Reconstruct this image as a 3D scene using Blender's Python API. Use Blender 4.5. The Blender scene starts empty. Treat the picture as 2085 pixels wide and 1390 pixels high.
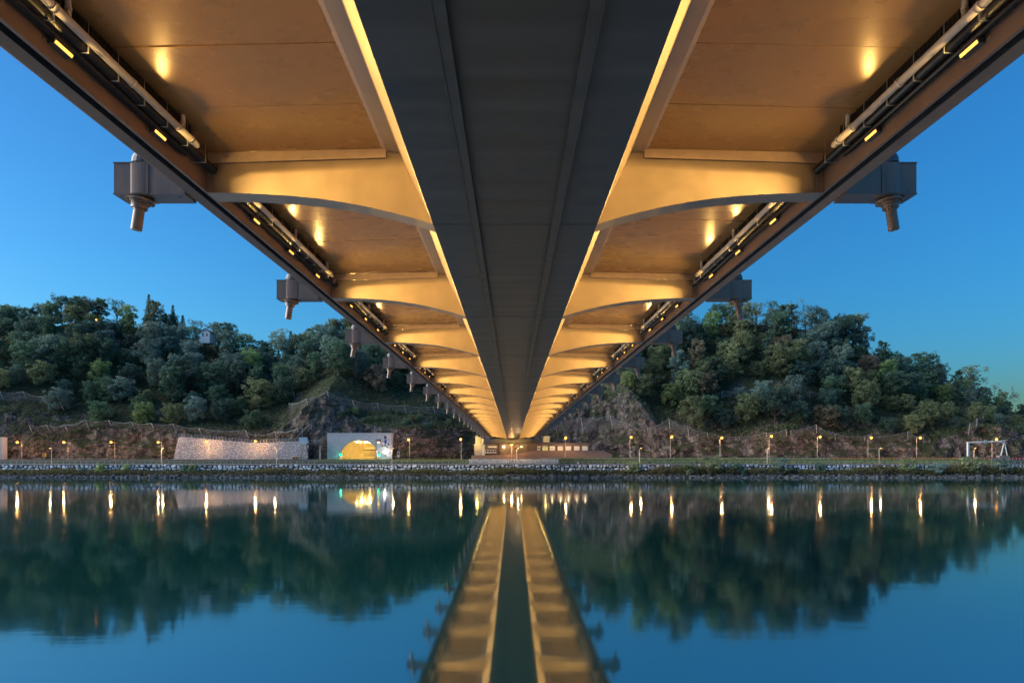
import bpy, math, random
from mathutils import Vector, Matrix, noise as mnoise

random.seed(7)
sc = bpy.context.scene
COL = sc.collection
R = math.radians

# ------------------------------------------------------------------ camera
F, CX, H0, HC = 1390.0, 1044.2, 921.0, 8.36      # focal length and horizon in photo pixels, eye height over the river
cam_d = bpy.data.cameras.new('camera')
cam = bpy.data.objects.new('camera', cam_d)
COL.objects.link(cam)
cam.location = (0, 0, HC)
cam.rotation_euler = (R(90), 0, 0)
cam_d.sensor_width = 36.0
cam_d.lens = 36.0 * F / 2085.0
cam_d.shift_x = -(CX - 1042.5) / 2085.0
cam_d.shift_y = (H0 - 695.0) / 2085.0
cam_d.clip_start = 0.1
cam_d.clip_end = 5000
sc.camera = cam

# ------------------------------------------------------------------ sky, afterglow, exposure
SUN_EL, SUN_ROT = 2.0, -82.0                     # the sun is just going under, far out on the left
world = bpy.data.worlds.new('World')
sc.world = world
world.use_nodes = True
wn, wl = world.node_tree.nodes, world.node_tree.links
sky = wn.new('ShaderNodeTexSky')
sky.sky_type = 'NISHITA'
sky.sun_disc = False
sky.sun_elevation = R(SUN_EL)
sky.sun_rotation = R(SUN_ROT)
sky.ozone_density = 5.0
sky.air_density = 1.0
sky.dust_density = 1.2
wb = wn.new('ShaderNodeMix')                        # cool white balance of the photograph, the same in every direction
wb.data_type = 'RGBA'; wb.blend_type = 'MULTIPLY'; wb.inputs['Factor'].default_value = 1.0
wb.inputs['B'].default_value = (.90, 1.12, .97, 1)
wl.new(sky.outputs[0], wb.inputs['A']); wl.new(wb.outputs['Result'], wn['Background'].inputs[0])
wn['Background'].inputs[1].default_value = 0.125
sun_d = bpy.data.lights.new('sun', 'SUN')
sun_d.energy = 1.15
sun_d.angle = R(70)
sun_d.color = (1.0, 0.93, 0.87)
sun = bpy.data.objects.new('sun', sun_d)
COL.objects.link(sun)
az = R(SUN_ROT)
sdir = Vector((math.sin(az) * 0.93, math.cos(az) * 0.93, 0.36))
sun.rotation_euler = sdir.to_track_quat('Z', 'Y').to_euler()
vs = sc.view_settings
sc.display_settings.display_device = 'sRGB'
vs.view_transform = 'Standard'
vs.look = 'None'
vs.exposure = 2.6
vs.gamma = 1.0
vs.use_curve_mapping = False
sc.render.engine = 'CYCLES'
sc.cycles.use_denoising = True
sc.cycles.sample_clamp_indirect = 4.0
sc.cycles.max_bounces = 6
sc.cycles.transparent_max_bounces = 16

# ------------------------------------------------------------------ helpers
def at(px, py, d):
    """a point of the place seen at photo pixel px, py and d metres in front of the camera"""
    return Vector(((px - CX) * d / F, d, HC + (H0 - py) * d / F))

def lerp(a, b, t): return a + (b - a) * t

def table(pts, x):
    if x <= pts[0][0]: return pts[0][1]
    for (x0, y0), (x1, y1) in zip(pts, pts[1:]):
        if x <= x1: return y0 + (y1 - y0) * (x - x0) / (x1 - x0)
    return pts[-1][1]

def sstep(a, b, x):
    t = min(1.0, max(0.0, (x - a) / (b - a)))
    return t * t * (3 - 2 * t)

class MB:
    def __init__(self): self.v, self.f, self.m = [], [], []
    def add(self, vs, fs, mi=0):
        o = len(self.v)
        self.v += [tuple(p) for p in vs]
        self.f += [tuple(i + o for i in f) for f in fs]
        self.m += [mi] * len(fs)
        return self
    def box(self, x0, x1, y0, y1, z0, z1, mi=0, mat=None):
        vs = [Vector(p) for p in ((x0,y0,z0),(x1,y0,z0),(x1,y1,z0),(x0,y1,z0),(x0,y0,z1),(x1,y0,z1),(x1,y1,z1),(x0,y1,z1))]
        if mat is not None: vs = [mat @ p for p in vs]
        return self.add(vs, [(0,3,2,1),(4,5,6,7),(0,1,5,4),(1,2,6,5),(2,3,7,6),(3,0,4,7)], mi)
    def prism(self, prof, y0, y1, mi=0, flip=False):
        """closed (x, z) profile pushed along y"""
        n = len(prof)
        vs = [(x, y0, z) for x, z in prof] + [(x, y1, z) for x, z in prof]
        fs = [(i, (i+1) % n, n + (i+1) % n, n + i) for i in range(n)] + [tuple(range(n))[::-1], tuple(range(n, 2*n))]
        if flip: fs = [f[::-1] for f in fs]
        return self.add(vs, fs, mi)
    def tube(self, pts, r, n=8, mi=0, r1=None, caps=True):
        pts = [Vector(p) for p in pts]
        vs, fs = [], []
        r1 = r if r1 is None else r1
        for i, p in enumerate(pts):
            t = (pts[min(i+1, len(pts)-1)] - pts[max(i-1, 0)]).normalized()
            a = Vector((0,0,1)) if abs(t.z) < .9 else Vector((1,0,0))
            u = t.cross(a).normalized(); w = t.cross(u)
            rr = lerp(r, r1, i / max(1, len(pts)-1))
            vs += [p + (u * math.cos(2*math.pi*k/n) + w * math.sin(2*math.pi*k/n)) * rr for k in range(n)]
        for i in range(len(pts)-1):
            for k in range(n):
                fs.append((i*n+k, i*n+(k+1) % n, (i+1)*n+(k+1) % n, (i+1)*n+k))
        if caps: fs += [tuple(range(n)), tuple(range((len(pts)-1)*n, len(pts)*n))[::-1]]
        return self.add(vs, fs, mi)
    def lathe(self, prof, M=None, n=16, mi=0):
        """(radius, z) profile turned round z"""
        M = M or Matrix()
        vs, fs = [], []
        for r, z in prof:
            vs += [M @ Vector((r*math.cos(2*math.pi*k/n), r*math.sin(2*math.pi*k/n), z)) for k in range(n)]
        for i in range(len(prof)-1):
            for k in range(n):
                fs.append((i*n+k, i*n+(k+1) % n, (i+1)*n+(k+1) % n, (i+1)*n+k))
        fs += [tuple(range(n))[::-1], tuple(range((len(prof)-1)*n, len(prof)*n))]
        return self.add(vs, fs, mi)
    def mesh(self, name, mats, smooth=False):
        me = bpy.data.meshes.new(name)
        me.from_pydata(self.v, [], self.f)
        for m in (mats if isinstance(mats, (list, tuple)) else [mats]): me.materials.append(m)
        if max(self.m, default=0) > 0: me.polygons.foreach_set('material_index', self.m)
        if smooth: me.polygons.foreach_set('use_smooth', [True] * len(self.f))
        me.update()
        return me
    def build(self, name, mats, parent=None, smooth=False):
        return put(name, self.mesh(name, mats, smooth), parent)

def put(name, me, parent=None, loc=(0,0,0), rot=(0,0,0), scale=(1,1,1)):
    o = bpy.data.objects.new(name, me)
    COL.objects.link(o)
    o.location, o.rotation_euler, o.scale = loc, rot, scale
    if parent is not None: o.parent = parent
    return o

def tag(o, label=None, cat=None, group=None, kind=None):
    if label: o['label'] = label
    if cat: o['category'] = cat
    if group: o['group'] = group
    if kind: o['kind'] = kind
    return o

def thing(name, label, cat, loc=(0,0,0), rz=0, group=None):
    o = put(name, None, None, loc, (0,0,rz))
    return tag(o, label, cat, group)

def light(kind, name, parent, loc, energy, color, radius=0.1):
    d = bpy.data.lights.new(name, kind)
    d.energy, d.color, d.shadow_soft_size = energy, color, radius
    o = put(name, d, parent, loc)
    return o

ORD = ['first','second','third','fourth','fifth','sixth','seventh','eighth','ninth','tenth','eleventh','twelfth','thirteenth','fourteenth',
       'fifteenth','sixteenth','seventeenth','eighteenth','nineteenth','twentieth']

# ------------------------------------------------------------------ materials
def mat(name, color=(.5,.5,.5), rough=.6, metal=0.0, spec=.5, var=0.0, scale=3.0, stretch=(1,1,1), bump=0.0, bump_scale=8.0, rvar=0.0, emit=None, estr=0.0, coords='Object', col2=None):
    m = bpy.data.materials.new(name)
    m.use_nodes = True
    nt = m.node_tree; N, L = nt.nodes, nt.links
    b = N['Principled BSDF']
    b.inputs['Base Color'].default_value = (*color, 1)
    b.inputs['Roughness'].default_value = rough
    b.inputs['Metallic'].default_value = metal
    b.inputs['Specular IOR Level'].default_value = spec
    if emit:
        b.inputs['Emission Color'].default_value = (*emit, 1)
        b.inputs['Emission Strength'].default_value = estr
    if var or bump or rvar or col2:
        tc = N.new('ShaderNodeTexCoord'); mp = N.new('ShaderNodeMapping')
        mp.inputs['Scale'].default_value = stretch
        L.new(tc.outputs[coords], mp.inputs['Vector'])
        n1 = N.new('ShaderNodeTexNoise'); n1.inputs['Scale'].default_value = scale; n1.inputs['Detail'].default_value = 6
        n1.inputs['Roughness'].default_value = .62
        L.new(mp.outputs[0], n1.inputs['Vector'])
        if var or col2:
            mx = N.new('ShaderNodeMix'); mx.data_type = 'RGBA'
            lo = [c * (1 - var) for c in color]; hi = list(col2) if col2 else [min(1, c * (1 + var)) for c in color]
            mx.inputs['A'].default_value = (*lo, 1); mx.inputs['B'].default_value = (*hi, 1)
            rmp = N.new('ShaderNodeMapRange'); rmp.inputs['From Min'].default_value = .3; rmp.inputs['From Max'].default_value = .7
            L.new(n1.outputs['Fac'], rmp.inputs['Value']); L.new(rmp.outputs[0], mx.inputs['Factor'])
            L.new(mx.outputs['Result'], b.inputs['Base Color'])
        if rvar:
            rr = N.new('ShaderNodeMapRange')
            rr.inputs['From Min'].default_value = .3; rr.inputs['From Max'].default_value = .7
            rr.inputs['To Min'].default_value = max(.02, rough - rvar); rr.inputs['To Max'].default_value = min(1, rough + rvar)
            L.new(n1.outputs['Fac'], rr.inputs['Value']); L.new(rr.outputs[0], b.inputs['Roughness'])
        if bump:
            n2 = N.new('ShaderNodeTexNoise'); n2.inputs['Scale'].default_value = bump_scale; n2.inputs['Detail'].default_value = 5
            L.new(mp.outputs[0], n2.inputs['Vector'])
            bp = N.new('ShaderNodeBump'); bp.inputs['Strength'].default_value = bump; bp.inputs['Distance'].default_value = .05
            L.new(n2.outputs['Fac'], bp.inputs['Height']); L.new(bp.outputs[0], b.inputs['Normal'])
    return m

def emit_mat(name, color, strength):
    m = mat(name, color=(.02,.02,.02), rough=.4, emit=color, estr=strength)
    return m

BRONZE = (.34, .26, .195)
M_paint = mat('bronze_paint', BRONZE, .42, .25, .5, var=.07, scale=1.3, rvar=.06, bump=.04, bump_scale=2.0)
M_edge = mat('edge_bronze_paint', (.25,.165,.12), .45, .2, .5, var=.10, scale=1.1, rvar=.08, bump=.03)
M_anchor = mat('anchor_bronze_paint', (.21,.15,.12), .36, .35, .5, var=.12, scale=2.2, stretch=(1,1,.3), rvar=.10)
M_box = mat('box_girder_paint', (.085,.080,.074), .42, .2, .45, var=.16, scale=.9, stretch=(.12,1.4,1), rvar=.10, bump=.12, bump_scale=2.2)
M_panel = mat('deck_panel_paint', (.36,.195,.075), .28, .08, .22, var=.03, scale=.55, stretch=(1,1.3,1), rvar=.03, bump=.015, bump_scale=2)
M_strip = mat('primer_strip', (.55,.40,.29), .6, .05, .4, var=.12, scale=3)
M_black = mat('black_conduit', (.012,.011,.010), .45, 0, .4)
M_tray = mat('black_cable_tray', (.014,.012,.011), .6, .2, .3, bump=.8, bump_scale=14, stretch=(.3,3,.3))
M_pipe = mat('beige_pipe', (.56,.49,.42), .8, 0, .15, var=.06, scale=5)
M_steel = mat('galvanised_steel', (.50,.52,.54), .45, .6, .5, var=.08, scale=6)
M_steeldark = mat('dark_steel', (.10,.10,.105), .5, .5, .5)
M_pin = mat('hanger_steel', (.30,.235,.20), .35, .55, .5, var=.08, scale=5)
M_lens = emit_mat('amber_lens', (1.0,.38,.05), .65)
M_conc = mat('pale_concrete', (.50,.51,.52), .85, 0, .3, var=.10, scale=.8, bump=.2, bump_scale=6)
M_concdark = mat('grey_concrete', (.24,.24,.245), .85, 0, .3, var=.15, scale=.6, bump=.2, bump_scale=5)
M_pole = mat('pole_steel', (.50,.47,.44), .5, .4, .5)
M_asphalt = mat('asphalt', (.06,.06,.062), .85, 0, .3, var=.2, scale=.6, bump=.1, bump_scale=20)
M_path = mat('path_paving', (.34,.30,.27), .85, 0, .3, var=.15, scale=.5)
M_white = mat('white_paint', (.78,.78,.77), .5)
M_red = mat('red_paint', (.55,.03,.025), .45)
M_blue = mat('blue_sign', (.02,.06,.42), .4)
M_sign_back = mat('sign_back', (.46,.60,.68), .5, .1)
M_lamp = emit_mat('sodium_lamp', (1.0,.38,.045), 1.1)
M_lamp_s = emit_mat('path_lamp', (1.0,.50,.10), 2.0)
M_green_l = emit_mat('green_signal', (.0,1.0,.36), 6.0)
M_work = emit_mat('work_light', (1.0,.97,.92), 7.0)
M_tunnel_l = emit_mat('tunnel_lamp', (1.0,.74,.25), 16.0)
M_trunk = mat('bark', (.085,.075,.062), .9, 0, .2, var=.25, scale=2)
M_pale_trunk = mat('pale_bark', (.30,.285,.26), .9, 0, .2, var=.25, scale=2)

def leaf_mat(name, c1, c2):
    m = bpy.data.materials.new(name); m.use_nodes = True
    N, L = m.node_tree.nodes, m.node_tree.links
    b = N['Principled BSDF']; b.inputs['Roughness'].default_value = .6; b.inputs['Specular IOR Level'].default_value = .25
    at_ = N.new('ShaderNodeAttribute'); at_.attribute_name = 'tint'
    oi = N.new('ShaderNodeObjectInfo')
    mx = N.new('ShaderNodeMix'); mx.data_type = 'RGBA'
    mx.inputs['A'].default_value = (*c1, 1); mx.inputs['B'].default_value = (*c2, 1)
    L.new(at_.outputs['Fac'], mx.inputs['Factor'])
    hs = N.new('ShaderNodeHueSaturation')
    mr = N.new('ShaderNodeMapRange'); mr.inputs['To Min'].default_value = .95; mr.inputs['To Max'].default_value = 1.6
    mh = N.new('ShaderNodeMapRange'); mh.inputs['To Min'].default_value = .478; mh.inputs['To Max'].default_value = .518
    L.new(oi.outputs['Random'], mr.inputs['Value']); L.new(mr.outputs[0], hs.inputs['Value'])
    ml = N.new('ShaderNodeMath'); ml.operation = 'MULTIPLY'; ml.inputs[1].default_value = 7.31
    fr = N.new('ShaderNodeMath'); fr.operation = 'FRACT'
    L.new(oi.outputs['Random'], ml.inputs[0]); L.new(ml.outputs[0], fr.inputs[0]); L.new(fr.outputs[0], mh.inputs['Value'])
    L.new(mh.outputs[0], hs.inputs['Hue'])
    L.new(mx.outputs['Result'], hs.inputs['Color']); L.new(hs.outputs[0], b.inputs['Base Color'])
    tr = N.new('ShaderNodeBsdfTranslucent'); L.new(hs.outputs[0], tr.inputs['Color'])
    ms = N.new('ShaderNodeMixShader'); ms.inputs[0].default_value = .42
    L.new(b.outputs[0], ms.inputs[1]); L.new(tr.outputs[0], ms.inputs[2])
    L.new(ms.outputs[0], N['Material Output'].inputs['Surface'])
    return m

LEAF = {
    'dark green': leaf_mat('leaf_dark_green', (0.061,0.119,0.077), (0.111,0.197,0.121)),
    'grey green': leaf_mat('leaf_grey_green', (0.111,0.183,0.153), (0.177,0.267,0.226)),
    'olive': leaf_mat('leaf_olive', (0.122,0.162,0.088), (0.211,0.253,0.129)),
    'rusty brown': leaf_mat('leaf_rusty', (0.134,0.121,0.088), (0.218,0.194,0.130)),
    'yellow green': leaf_mat('leaf_yellow_green', (0.133,0.210,0.088), (0.233,0.324,0.129)),
    'blue green': leaf_mat('leaf_blue_green', (0.050,0.106,0.088), (0.089,0.162,0.129)),
}
M_grass = leaf_mat('grass_blades', (.10,.15,.045), (.22,.26,.09))

# rock with moss and soil where it is gentle
def rock_material():
    m = bpy.data.materials.new('rock_and_soil'); m.use_nodes = True
    N, L = m.node_tree.nodes, m.node_tree.links
    b = N['Principled BSDF']; b.inputs['Roughness'].default_value = .95; b.inputs['Specular IOR Level'].default_value = .15
    tc = N.new('ShaderNodeTexCoord')
    mp = N.new('ShaderNodeMapping'); mp.inputs['Rotation'].default_value = (.2,.5,.1); mp.inputs['Scale'].default_value = (1,1,.8)
    L.new(tc.outputs['Object'], mp.inputs['Vector'])
    n1 = N.new('ShaderNodeTexNoise'); n1.inputs['Scale'].default_value = .42; n1.inputs['Detail'].default_value = 11; n1.inputs['Roughness'].default_value = .74
    L.new(mp.outputs[0], n1.inputs['Vector'])
    cr = N.new('ShaderNodeValToRGB')
    e = cr.color_ramp.elements
    e[0].position = .36; e[0].color = (.05,.043,.04,1)
    e[1].position = .66; e[1].color = (.47,.42,.37,1)
    for p, c in ((.45,(.17,.148,.132,1)),(.56,(.27,.235,.205,1))):
        x = e.new(p); x.color = c
    L.new(n1.outputs['Fac'], cr.inputs[0])
    vo = N.new('ShaderNodeTexVoronoi'); vo.feature = 'DISTANCE_TO_EDGE'; vo.inputs['Scale'].default_value = .55
    L.new(mp.outputs[0], vo.inputs['Vector'])
    vr = N.new('ShaderNodeMapRange'); vr.inputs['From Max'].default_value = .09; vr.inputs['To Min'].default_value = .18
    L.new(vo.outputs['Distance'], vr.inputs['Value'])
    mul = N.new('ShaderNodeMix'); mul.data_type = 'RGBA'; mul.blend_type = 'MULTIPLY'; mul.inputs['Factor'].default_value = 1
    L.new(cr.outputs[0], mul.inputs['A']); L.new(vr.outputs[0], mul.inputs['B'])
    # moss and soil
    n2 = N.new('ShaderNodeTexNoise'); n2.inputs['Scale'].default_value = .09; n2.inputs['Detail'].default_value = 7
    L.new(tc.outputs['Object'], n2.inputs['Vector'])
    ge = N.new('ShaderNodeNewGeometry'); sx = N.new('ShaderNodeSeparateXYZ'); L.new(ge.outputs['True Normal'], sx.inputs[0])
    ad = N.new('ShaderNodeMath'); ad.operation = 'MULTIPLY_ADD'; ad.inputs[1].default_value = .55
    L.new(sx.outputs['Z'], ad.inputs[0]); L.new(n2.outputs['Fac'], ad.inputs[2])
    mr = N.new('ShaderNodeMapRange'); mr.inputs['From Min'].default_value = .68; mr.inputs['From Max'].default_value = .82
    L.new(ad.outputs[0], mr.inputs['Value'])
    n3 = N.new('ShaderNodeTexNoise'); n3.inputs['Scale'].default_value = .8; n3.inputs['Detail'].default_value = 6
    L.new(tc.outputs['Object'], n3.inputs['Vector'])
    g = N.new('ShaderNodeMix'); g.data_type = 'RGBA'
    g.inputs['A'].default_value = (.028,.040,.020,1); g.inputs['B'].default_value = (.085,.095,.050,1)
    L.new(n3.outputs['Fac'], g.inputs['Factor'])
    fx = N.new('ShaderNodeMix'); fx.data_type = 'RGBA'
    L.new(mr.outputs[0], fx.inputs['Factor']); L.new(mul.outputs['Result'], fx.inputs['A']); L.new(g.outputs['Result'], fx.inputs['B'])
    L.new(fx.outputs['Result'], b.inputs['Base Color'])
    bp = N.new('ShaderNodeBump'); bp.inputs['Strength'].default_value = 1.0; bp.inputs['Distance'].default_value = 2.2
    L.new(n1.outputs['Fac'], bp.inputs['Height'])
    L.new(bp.outputs[0], b.inputs['Normal'])
    return m
M_rock = rock_material()

def stone_mat(name, c1, c2):
    m = bpy.data.materials.new(name); m.use_nodes = True
    N, L = m.node_tree.nodes, m.node_tree.links
    b = N['Principled BSDF']; b.inputs['Roughness'].default_value = .85; b.inputs['Specular IOR Level'].default_value = .25
    oi = N.new('ShaderNodeObjectInfo'); at_ = N.new('ShaderNodeAttribute'); at_.attribute_name = 'tint'
    a = N.new('ShaderNodeMath'); a.operation = 'ADD'; L.new(oi.outputs['Random'], a.inputs[0]); L.new(at_.outputs['Fac'], a.inputs[1])
    f = N.new('ShaderNodeMath'); f.operation = 'FRACT'; L.new(a.outputs[0], f.inputs[0])
    mx = N.new('ShaderNodeMix'); mx.data_type = 'RGBA'; mx.inputs['A'].default_value = (*c1,1); mx.inputs['B'].default_value = (*c2,1)
    L.new(f.outputs[0], mx.inputs['Factor'])
    tc = N.new('ShaderNodeTexCoord'); n = N.new('ShaderNodeTexNoise'); n.inputs['Scale'].default_value = 2.5; n.inputs['Detail'].default_value = 5
    L.new(tc.outputs['Object'], n.inputs['Vector'])
    m2 = N.new('ShaderNodeMix'); m2.data_type = 'RGBA'; m2.blend_type = 'MULTIPLY'; m2.inputs['Factor'].default_value = .6
    L.new(mx.outputs['Result'], m2.inputs['A']); L.new(n.outputs['Color'], m2.inputs['B'])
    g = N.new('ShaderNodeHueSaturation'); g.inputs['Saturation'].default_value = .6; g.inputs['Value'].default_value = 1.6
    L.new(m2.outputs['Result'], g.inputs['Color']); L.new(g.outputs[0], b.inputs['Base Color'])
    bp = N.new('ShaderNodeBump'); bp.inputs['Strength'].default_value = .5; bp.inputs['Distance'].default_value = .1
    L.new(n.outputs['Fac'], bp.inputs['Height']); L.new(bp.outputs[0], b.inputs['Normal'])
    return m
M_stone = stone_mat('granite_block', (.30,.33,.36), (.90,.90,.88))
M_riprap = stone_mat('wet_riprap', (.035,.038,.042), (.13,.135,.14))
M_gabion = stone_mat('gabion_rubble', (.40,.405,.41), (.74,.74,.73))
M_earth = mat('wall_backing', (.045,.042,.038), .95)

# ------------------------------------------------------------------ the river
def water_material():
    m = bpy.data.materials.new('river_water'); m.use_nodes = True
    N, L = m.node_tree.nodes, m.node_tree.links
    b = N['Principled BSDF']
    b.inputs['Base Color'].default_value = (.004,.036,.031,1)
    b.inputs['Specular Tint'].default_value = (.92,.99,1.0,1)
    tw = N.new('ShaderNodeTexCoord'); mw = N.new('ShaderNodeMapping'); mw.inputs['Scale'].default_value = (.006,.05,1)
    L.new(tw.outputs['Object'], mw.inputs['Vector'])
    nw = N.new('ShaderNodeTexNoise'); nw.inputs['Scale'].default_value = 1.0; nw.inputs['Detail'].default_value = 5
    L.new(mw.outputs[0], nw.inputs['Vector'])
    rw_ = N.new('ShaderNodeMapRange'); rw_.inputs['From Min'].default_value = .35; rw_.inputs['From Max'].default_value = .7
    rw_.inputs['To Min'].default_value = .040; rw_.inputs['To Max'].default_value = .078
    L.new(nw.outputs['Fac'], rw_.inputs['Value']); L.new(rw_.outputs[0], b.inputs['Roughness'])
    b.inputs['IOR'].default_value = 4.7
    tc = N.new('ShaderNodeTexCoord'); mp = N.new('ShaderNodeMapping'); mp.inputs['Scale'].default_value = (.35,1.2,1)
    L.new(tc.outputs['Object'], mp.inputs['Vector'])
    n = N.new('ShaderNodeTexNoise'); n.inputs['Scale'].default_value = .5; n.inputs['Detail'].default_value = 3
    L.new(mp.outputs[0], n.inputs['Vector'])
    bp = N.new('ShaderNodeBump'); bp.inputs['Strength'].default_value = .08; bp.inputs['Distance'].default_value = .05
    L.new(n.outputs['Fac'], bp.inputs['Height']); L.new(bp.outputs[0], b.inputs['Normal'])
    return m
w = MB().add([(-900,-120,0),(900,-120,0),(900,236,0),(-900,236,0)], [(0,1,2,3)]).build('river_water', water_material())
tag(w, kind='structure')

# ------------------------------------------------------------------ land across the river
ROAD_Z, PATH_Z = 5.6, 4.3
CLIFF_TOP = [(-700,850),(-100,840),(0,838),(40,850),(100,866),(200,872),(350,872),(480,882),(560,876),(600,850),(640,814),(662,806),(690,826),(740,862),(800,872),(860,872),
             (930,868),(985,872),(1040,868),(1100,845),(1150,835),(1200,815),(1240,798),(1290,796),(1320,830),(1345,868),(1400,882),(1500,890),(1580,876),(1640,872),(1700,892),(1760,895),(1900,898),(1990,870),(2040,868),(2085,885),(2300,900),(2900,900)]
RIDGE = [(-700,690),(-200,660),(0,668),(90,668),(160,656),(300,668),(380,690),(440,706),(520,728),(600,734),(680,706),(740,700),(850,740),(950,765),(1044,760),(1130,742),(1230,705),(1340,672),
         (1420,660),(1500,658),(1580,662),(1640,672),(1700,690),(1760,708),(1800,760),(1850,778),(1920,782),(1980,815),(2030,848),(2085,885),(2200,900),(2900,900)]

def cliff_foot(x):
    y = 284.5 + 2.0 * mnoise.noise(Vector((x * .05, 3.1, 0)))
    b = sstep(-44, -18, x) * (1 - sstep(30, 76, x))           # the station stands in a recess of the rock
    return y + 14.0 * b
PORTAL_X = (731.5 - CX) * 283 / F

def ground_xz(x, y):
    """height of the land at x, y without the fine relief of the rock"""
    px288, px350 = CX + x * F / 288, CX + x * F / 350
    T = HC + (H0 - table(CLIFF_TOP, px288)) * 288 / F
    Rz = HC + (H0 - table(RIDGE, px350)) * 350 / F
    T = max(T, ROAD_Z + 1.5); Rz = max(Rz, T * .8)
    f = cliff_foot(x)
    if y < 226: return lerp(-1.5, 0.0, sstep(214, 226, y))
    if y < 229.5: return lerp(0.0, 1.25, (y - 226) / 3.5)
    if y < 232.6: return lerp(1.25, 1.7, (y - 229.5) / 3.1)
    if y < 233.6: return lerp(1.7, PATH_Z - .05, y - 232.6)
    if y < 243: return PATH_Z - .05
    if y < 252: return lerp(PATH_Z - .05, ROAD_Z - .05, sstep(243, 252, y))
    if y < f: return ROAD_Z - .05
    if y < f + 5.0:
        t = (y - f) / 5.0
        return lerp(ROAD_Z - .05, T, t)
    t = min(1.0, (y - f - 5) / (350 - f - 5))
    z = lerp(T, Rz, t ** .92)
    if y > 350: z = Rz + 2.0 * sstep(350, 380, y) - (y - 380) * .03 * (y > 380)
    return z

def ground(x, y): return ground_xz(x, y)

def hit(px, py, d0=284.0, d1=420.0):
    """where the sight line of a photo pixel meets the land"""
    d = d0
    while d < d1:
        p = at(px, py, d)
        if ground(p.x, p.y) >= p.z: return p
        d += .25
    p = at(px, py, d1)
    return p

def build_land():
    xs = [-460 + 1.6 * i for i in range(int(920 / 1.6) + 1)]
    rows = []                                                    # ('y', y) or ('c', t) cliff or ('s', t) slope
    for y in (214,220,226,227.7,229.5,231,232.6,233.1,233.6,238,243,246,249,252,256,266,276): rows.append(('y', y))
    rows.append(('f', -1.5))
    for i in range(25): rows.append(('c', i / 24))
    for i in range(1, 41): rows.append(('s', (i / 40) ** 1.15))
    for y in (354,360,368,380,410,460,560,760): rows.append(('y', y))
    verts, ids = [], []
    for x in xs:
        f = cliff_foot(x)
        for k, t in rows:
            y = t if k == 'y' else f + t if k == 'f' else f + 5 * t if k == 'c' else f + 5 + (350 - f - 5) * t
            z = ground_xz(x, y)
            yy, xx = y, x
            if k in 'cs':
                p = Vector((x * .11, y * .06, z * .085))
                n = mnoise.ridged_multi_fractal(p, .9, 2.1, 5, 1.0, 2.0) - 1.1
                n2 = mnoise.noise(Vector((x * .55, z * .33, y * .3)))
                a = (1.0 if k == 'c' else lerp(1.0, .45, min(1, t * 5)))
                if k == 'c': a *= sstep(0, .12, t)
                yy -= a * (2.1 * n + .9 * n2)
                z += a * .5 * mnoise.noise(Vector((x * .3, y * .3, 7.7))) * (1 if k == 's' else sstep(.5, 1, t))
            verts.append((xx, yy, z))
    nr = len(rows); faces = []
    for i in range(len(xs) - 1):
        for j in range(nr - 1):
            a, b = i * nr + j, (i + 1) * nr + j
            q = (a, b, b + 1, a + 1)
            c = [sum(verts[k][m] for k in q) / 4 for m in range(3)]
            if abs(c[0] - PORTAL_X) < 10.5 and c[2] > ROAD_Z + .2 and c[2] < 15.3 and 283 < c[1] < 345: continue   # bored through by the tunnel
            faces.append(q)
    mb = MB(); mb.add(verts, faces)
    o = mb.build('hillside_terrain', M_rock)
    tag(o, kind='structure')
build_land()

MB().box(-460,460,233.9,242.6,PATH_Z-.3,PATH_Z).build('riverside_path', M_path)['kind'] = 'structure'
MB().box(-460,460,254,279.5,ROAD_Z-.4,ROAD_Z).build('road', M_asphalt)['kind'] = 'structure'
mk = MB()
for y in (255, 278.6): mk.box(-460,460,y,y+.15,ROAD_Z-.01,ROAD_Z+.004)
for i in range(150): mk.box(-450+i*6,-447+i*6,266.5,266.65,ROAD_Z-.01,ROAD_Z+.004)
mk.build('road_markings', M_white)['kind'] = 'structure'
# the bank on the camera's own side, under and behind the camera
MB().add([(-300,11,-1.2),(300,11,-1.2),(300,-4,6.4),(-300,-4,6.4),(300,-400,6.6),(-300,-400,6.6)], [(0,1,2,3),(3,2,4,5)]).build('near_bank', mat('bank_soil', (.09,.085,.06), .95, var=.3, scale=.3))['kind'] = 'structure'

# ------------------------------------------------------------------ the bridge
BX = 0.075
def zc(d): return HC + 7.36 - 3.3e-5 * (d - 75) ** 2       # underside of the box girder
D0, BAY, NB = 6.8, 15.0, 19                                 # bays run from rib k to rib k+1
bridge = thing('bridge', 'long bronze steel bridge seen from underneath, its curved cross beams lit amber', 'bridge', (BX, D0, zc(D0)))

def bay_frame(k):
    d0, d1 = D0 + k * BAY, D0 + (k + 1) * BAY
    z0, z1 = zc(d0), zc(d1)
    return Vector((0, d0 - D0, z0 - zc(D0))), math.atan2(z1 - z0, BAY)

# box girder: bottom plate, sloping webs, top flange ledge
P_box = [(-2.62,0),(2.62,0),(3.70,2.30),(4.10,2.33),(4.10,2.50),(-4.10,2.50),(-4.10,2.33),(-3.70,2.30)]
mbx = MB().prism(P_box, .006, BAY - .006)
me_box = mbx.mesh('box_girder', M_box)
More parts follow.
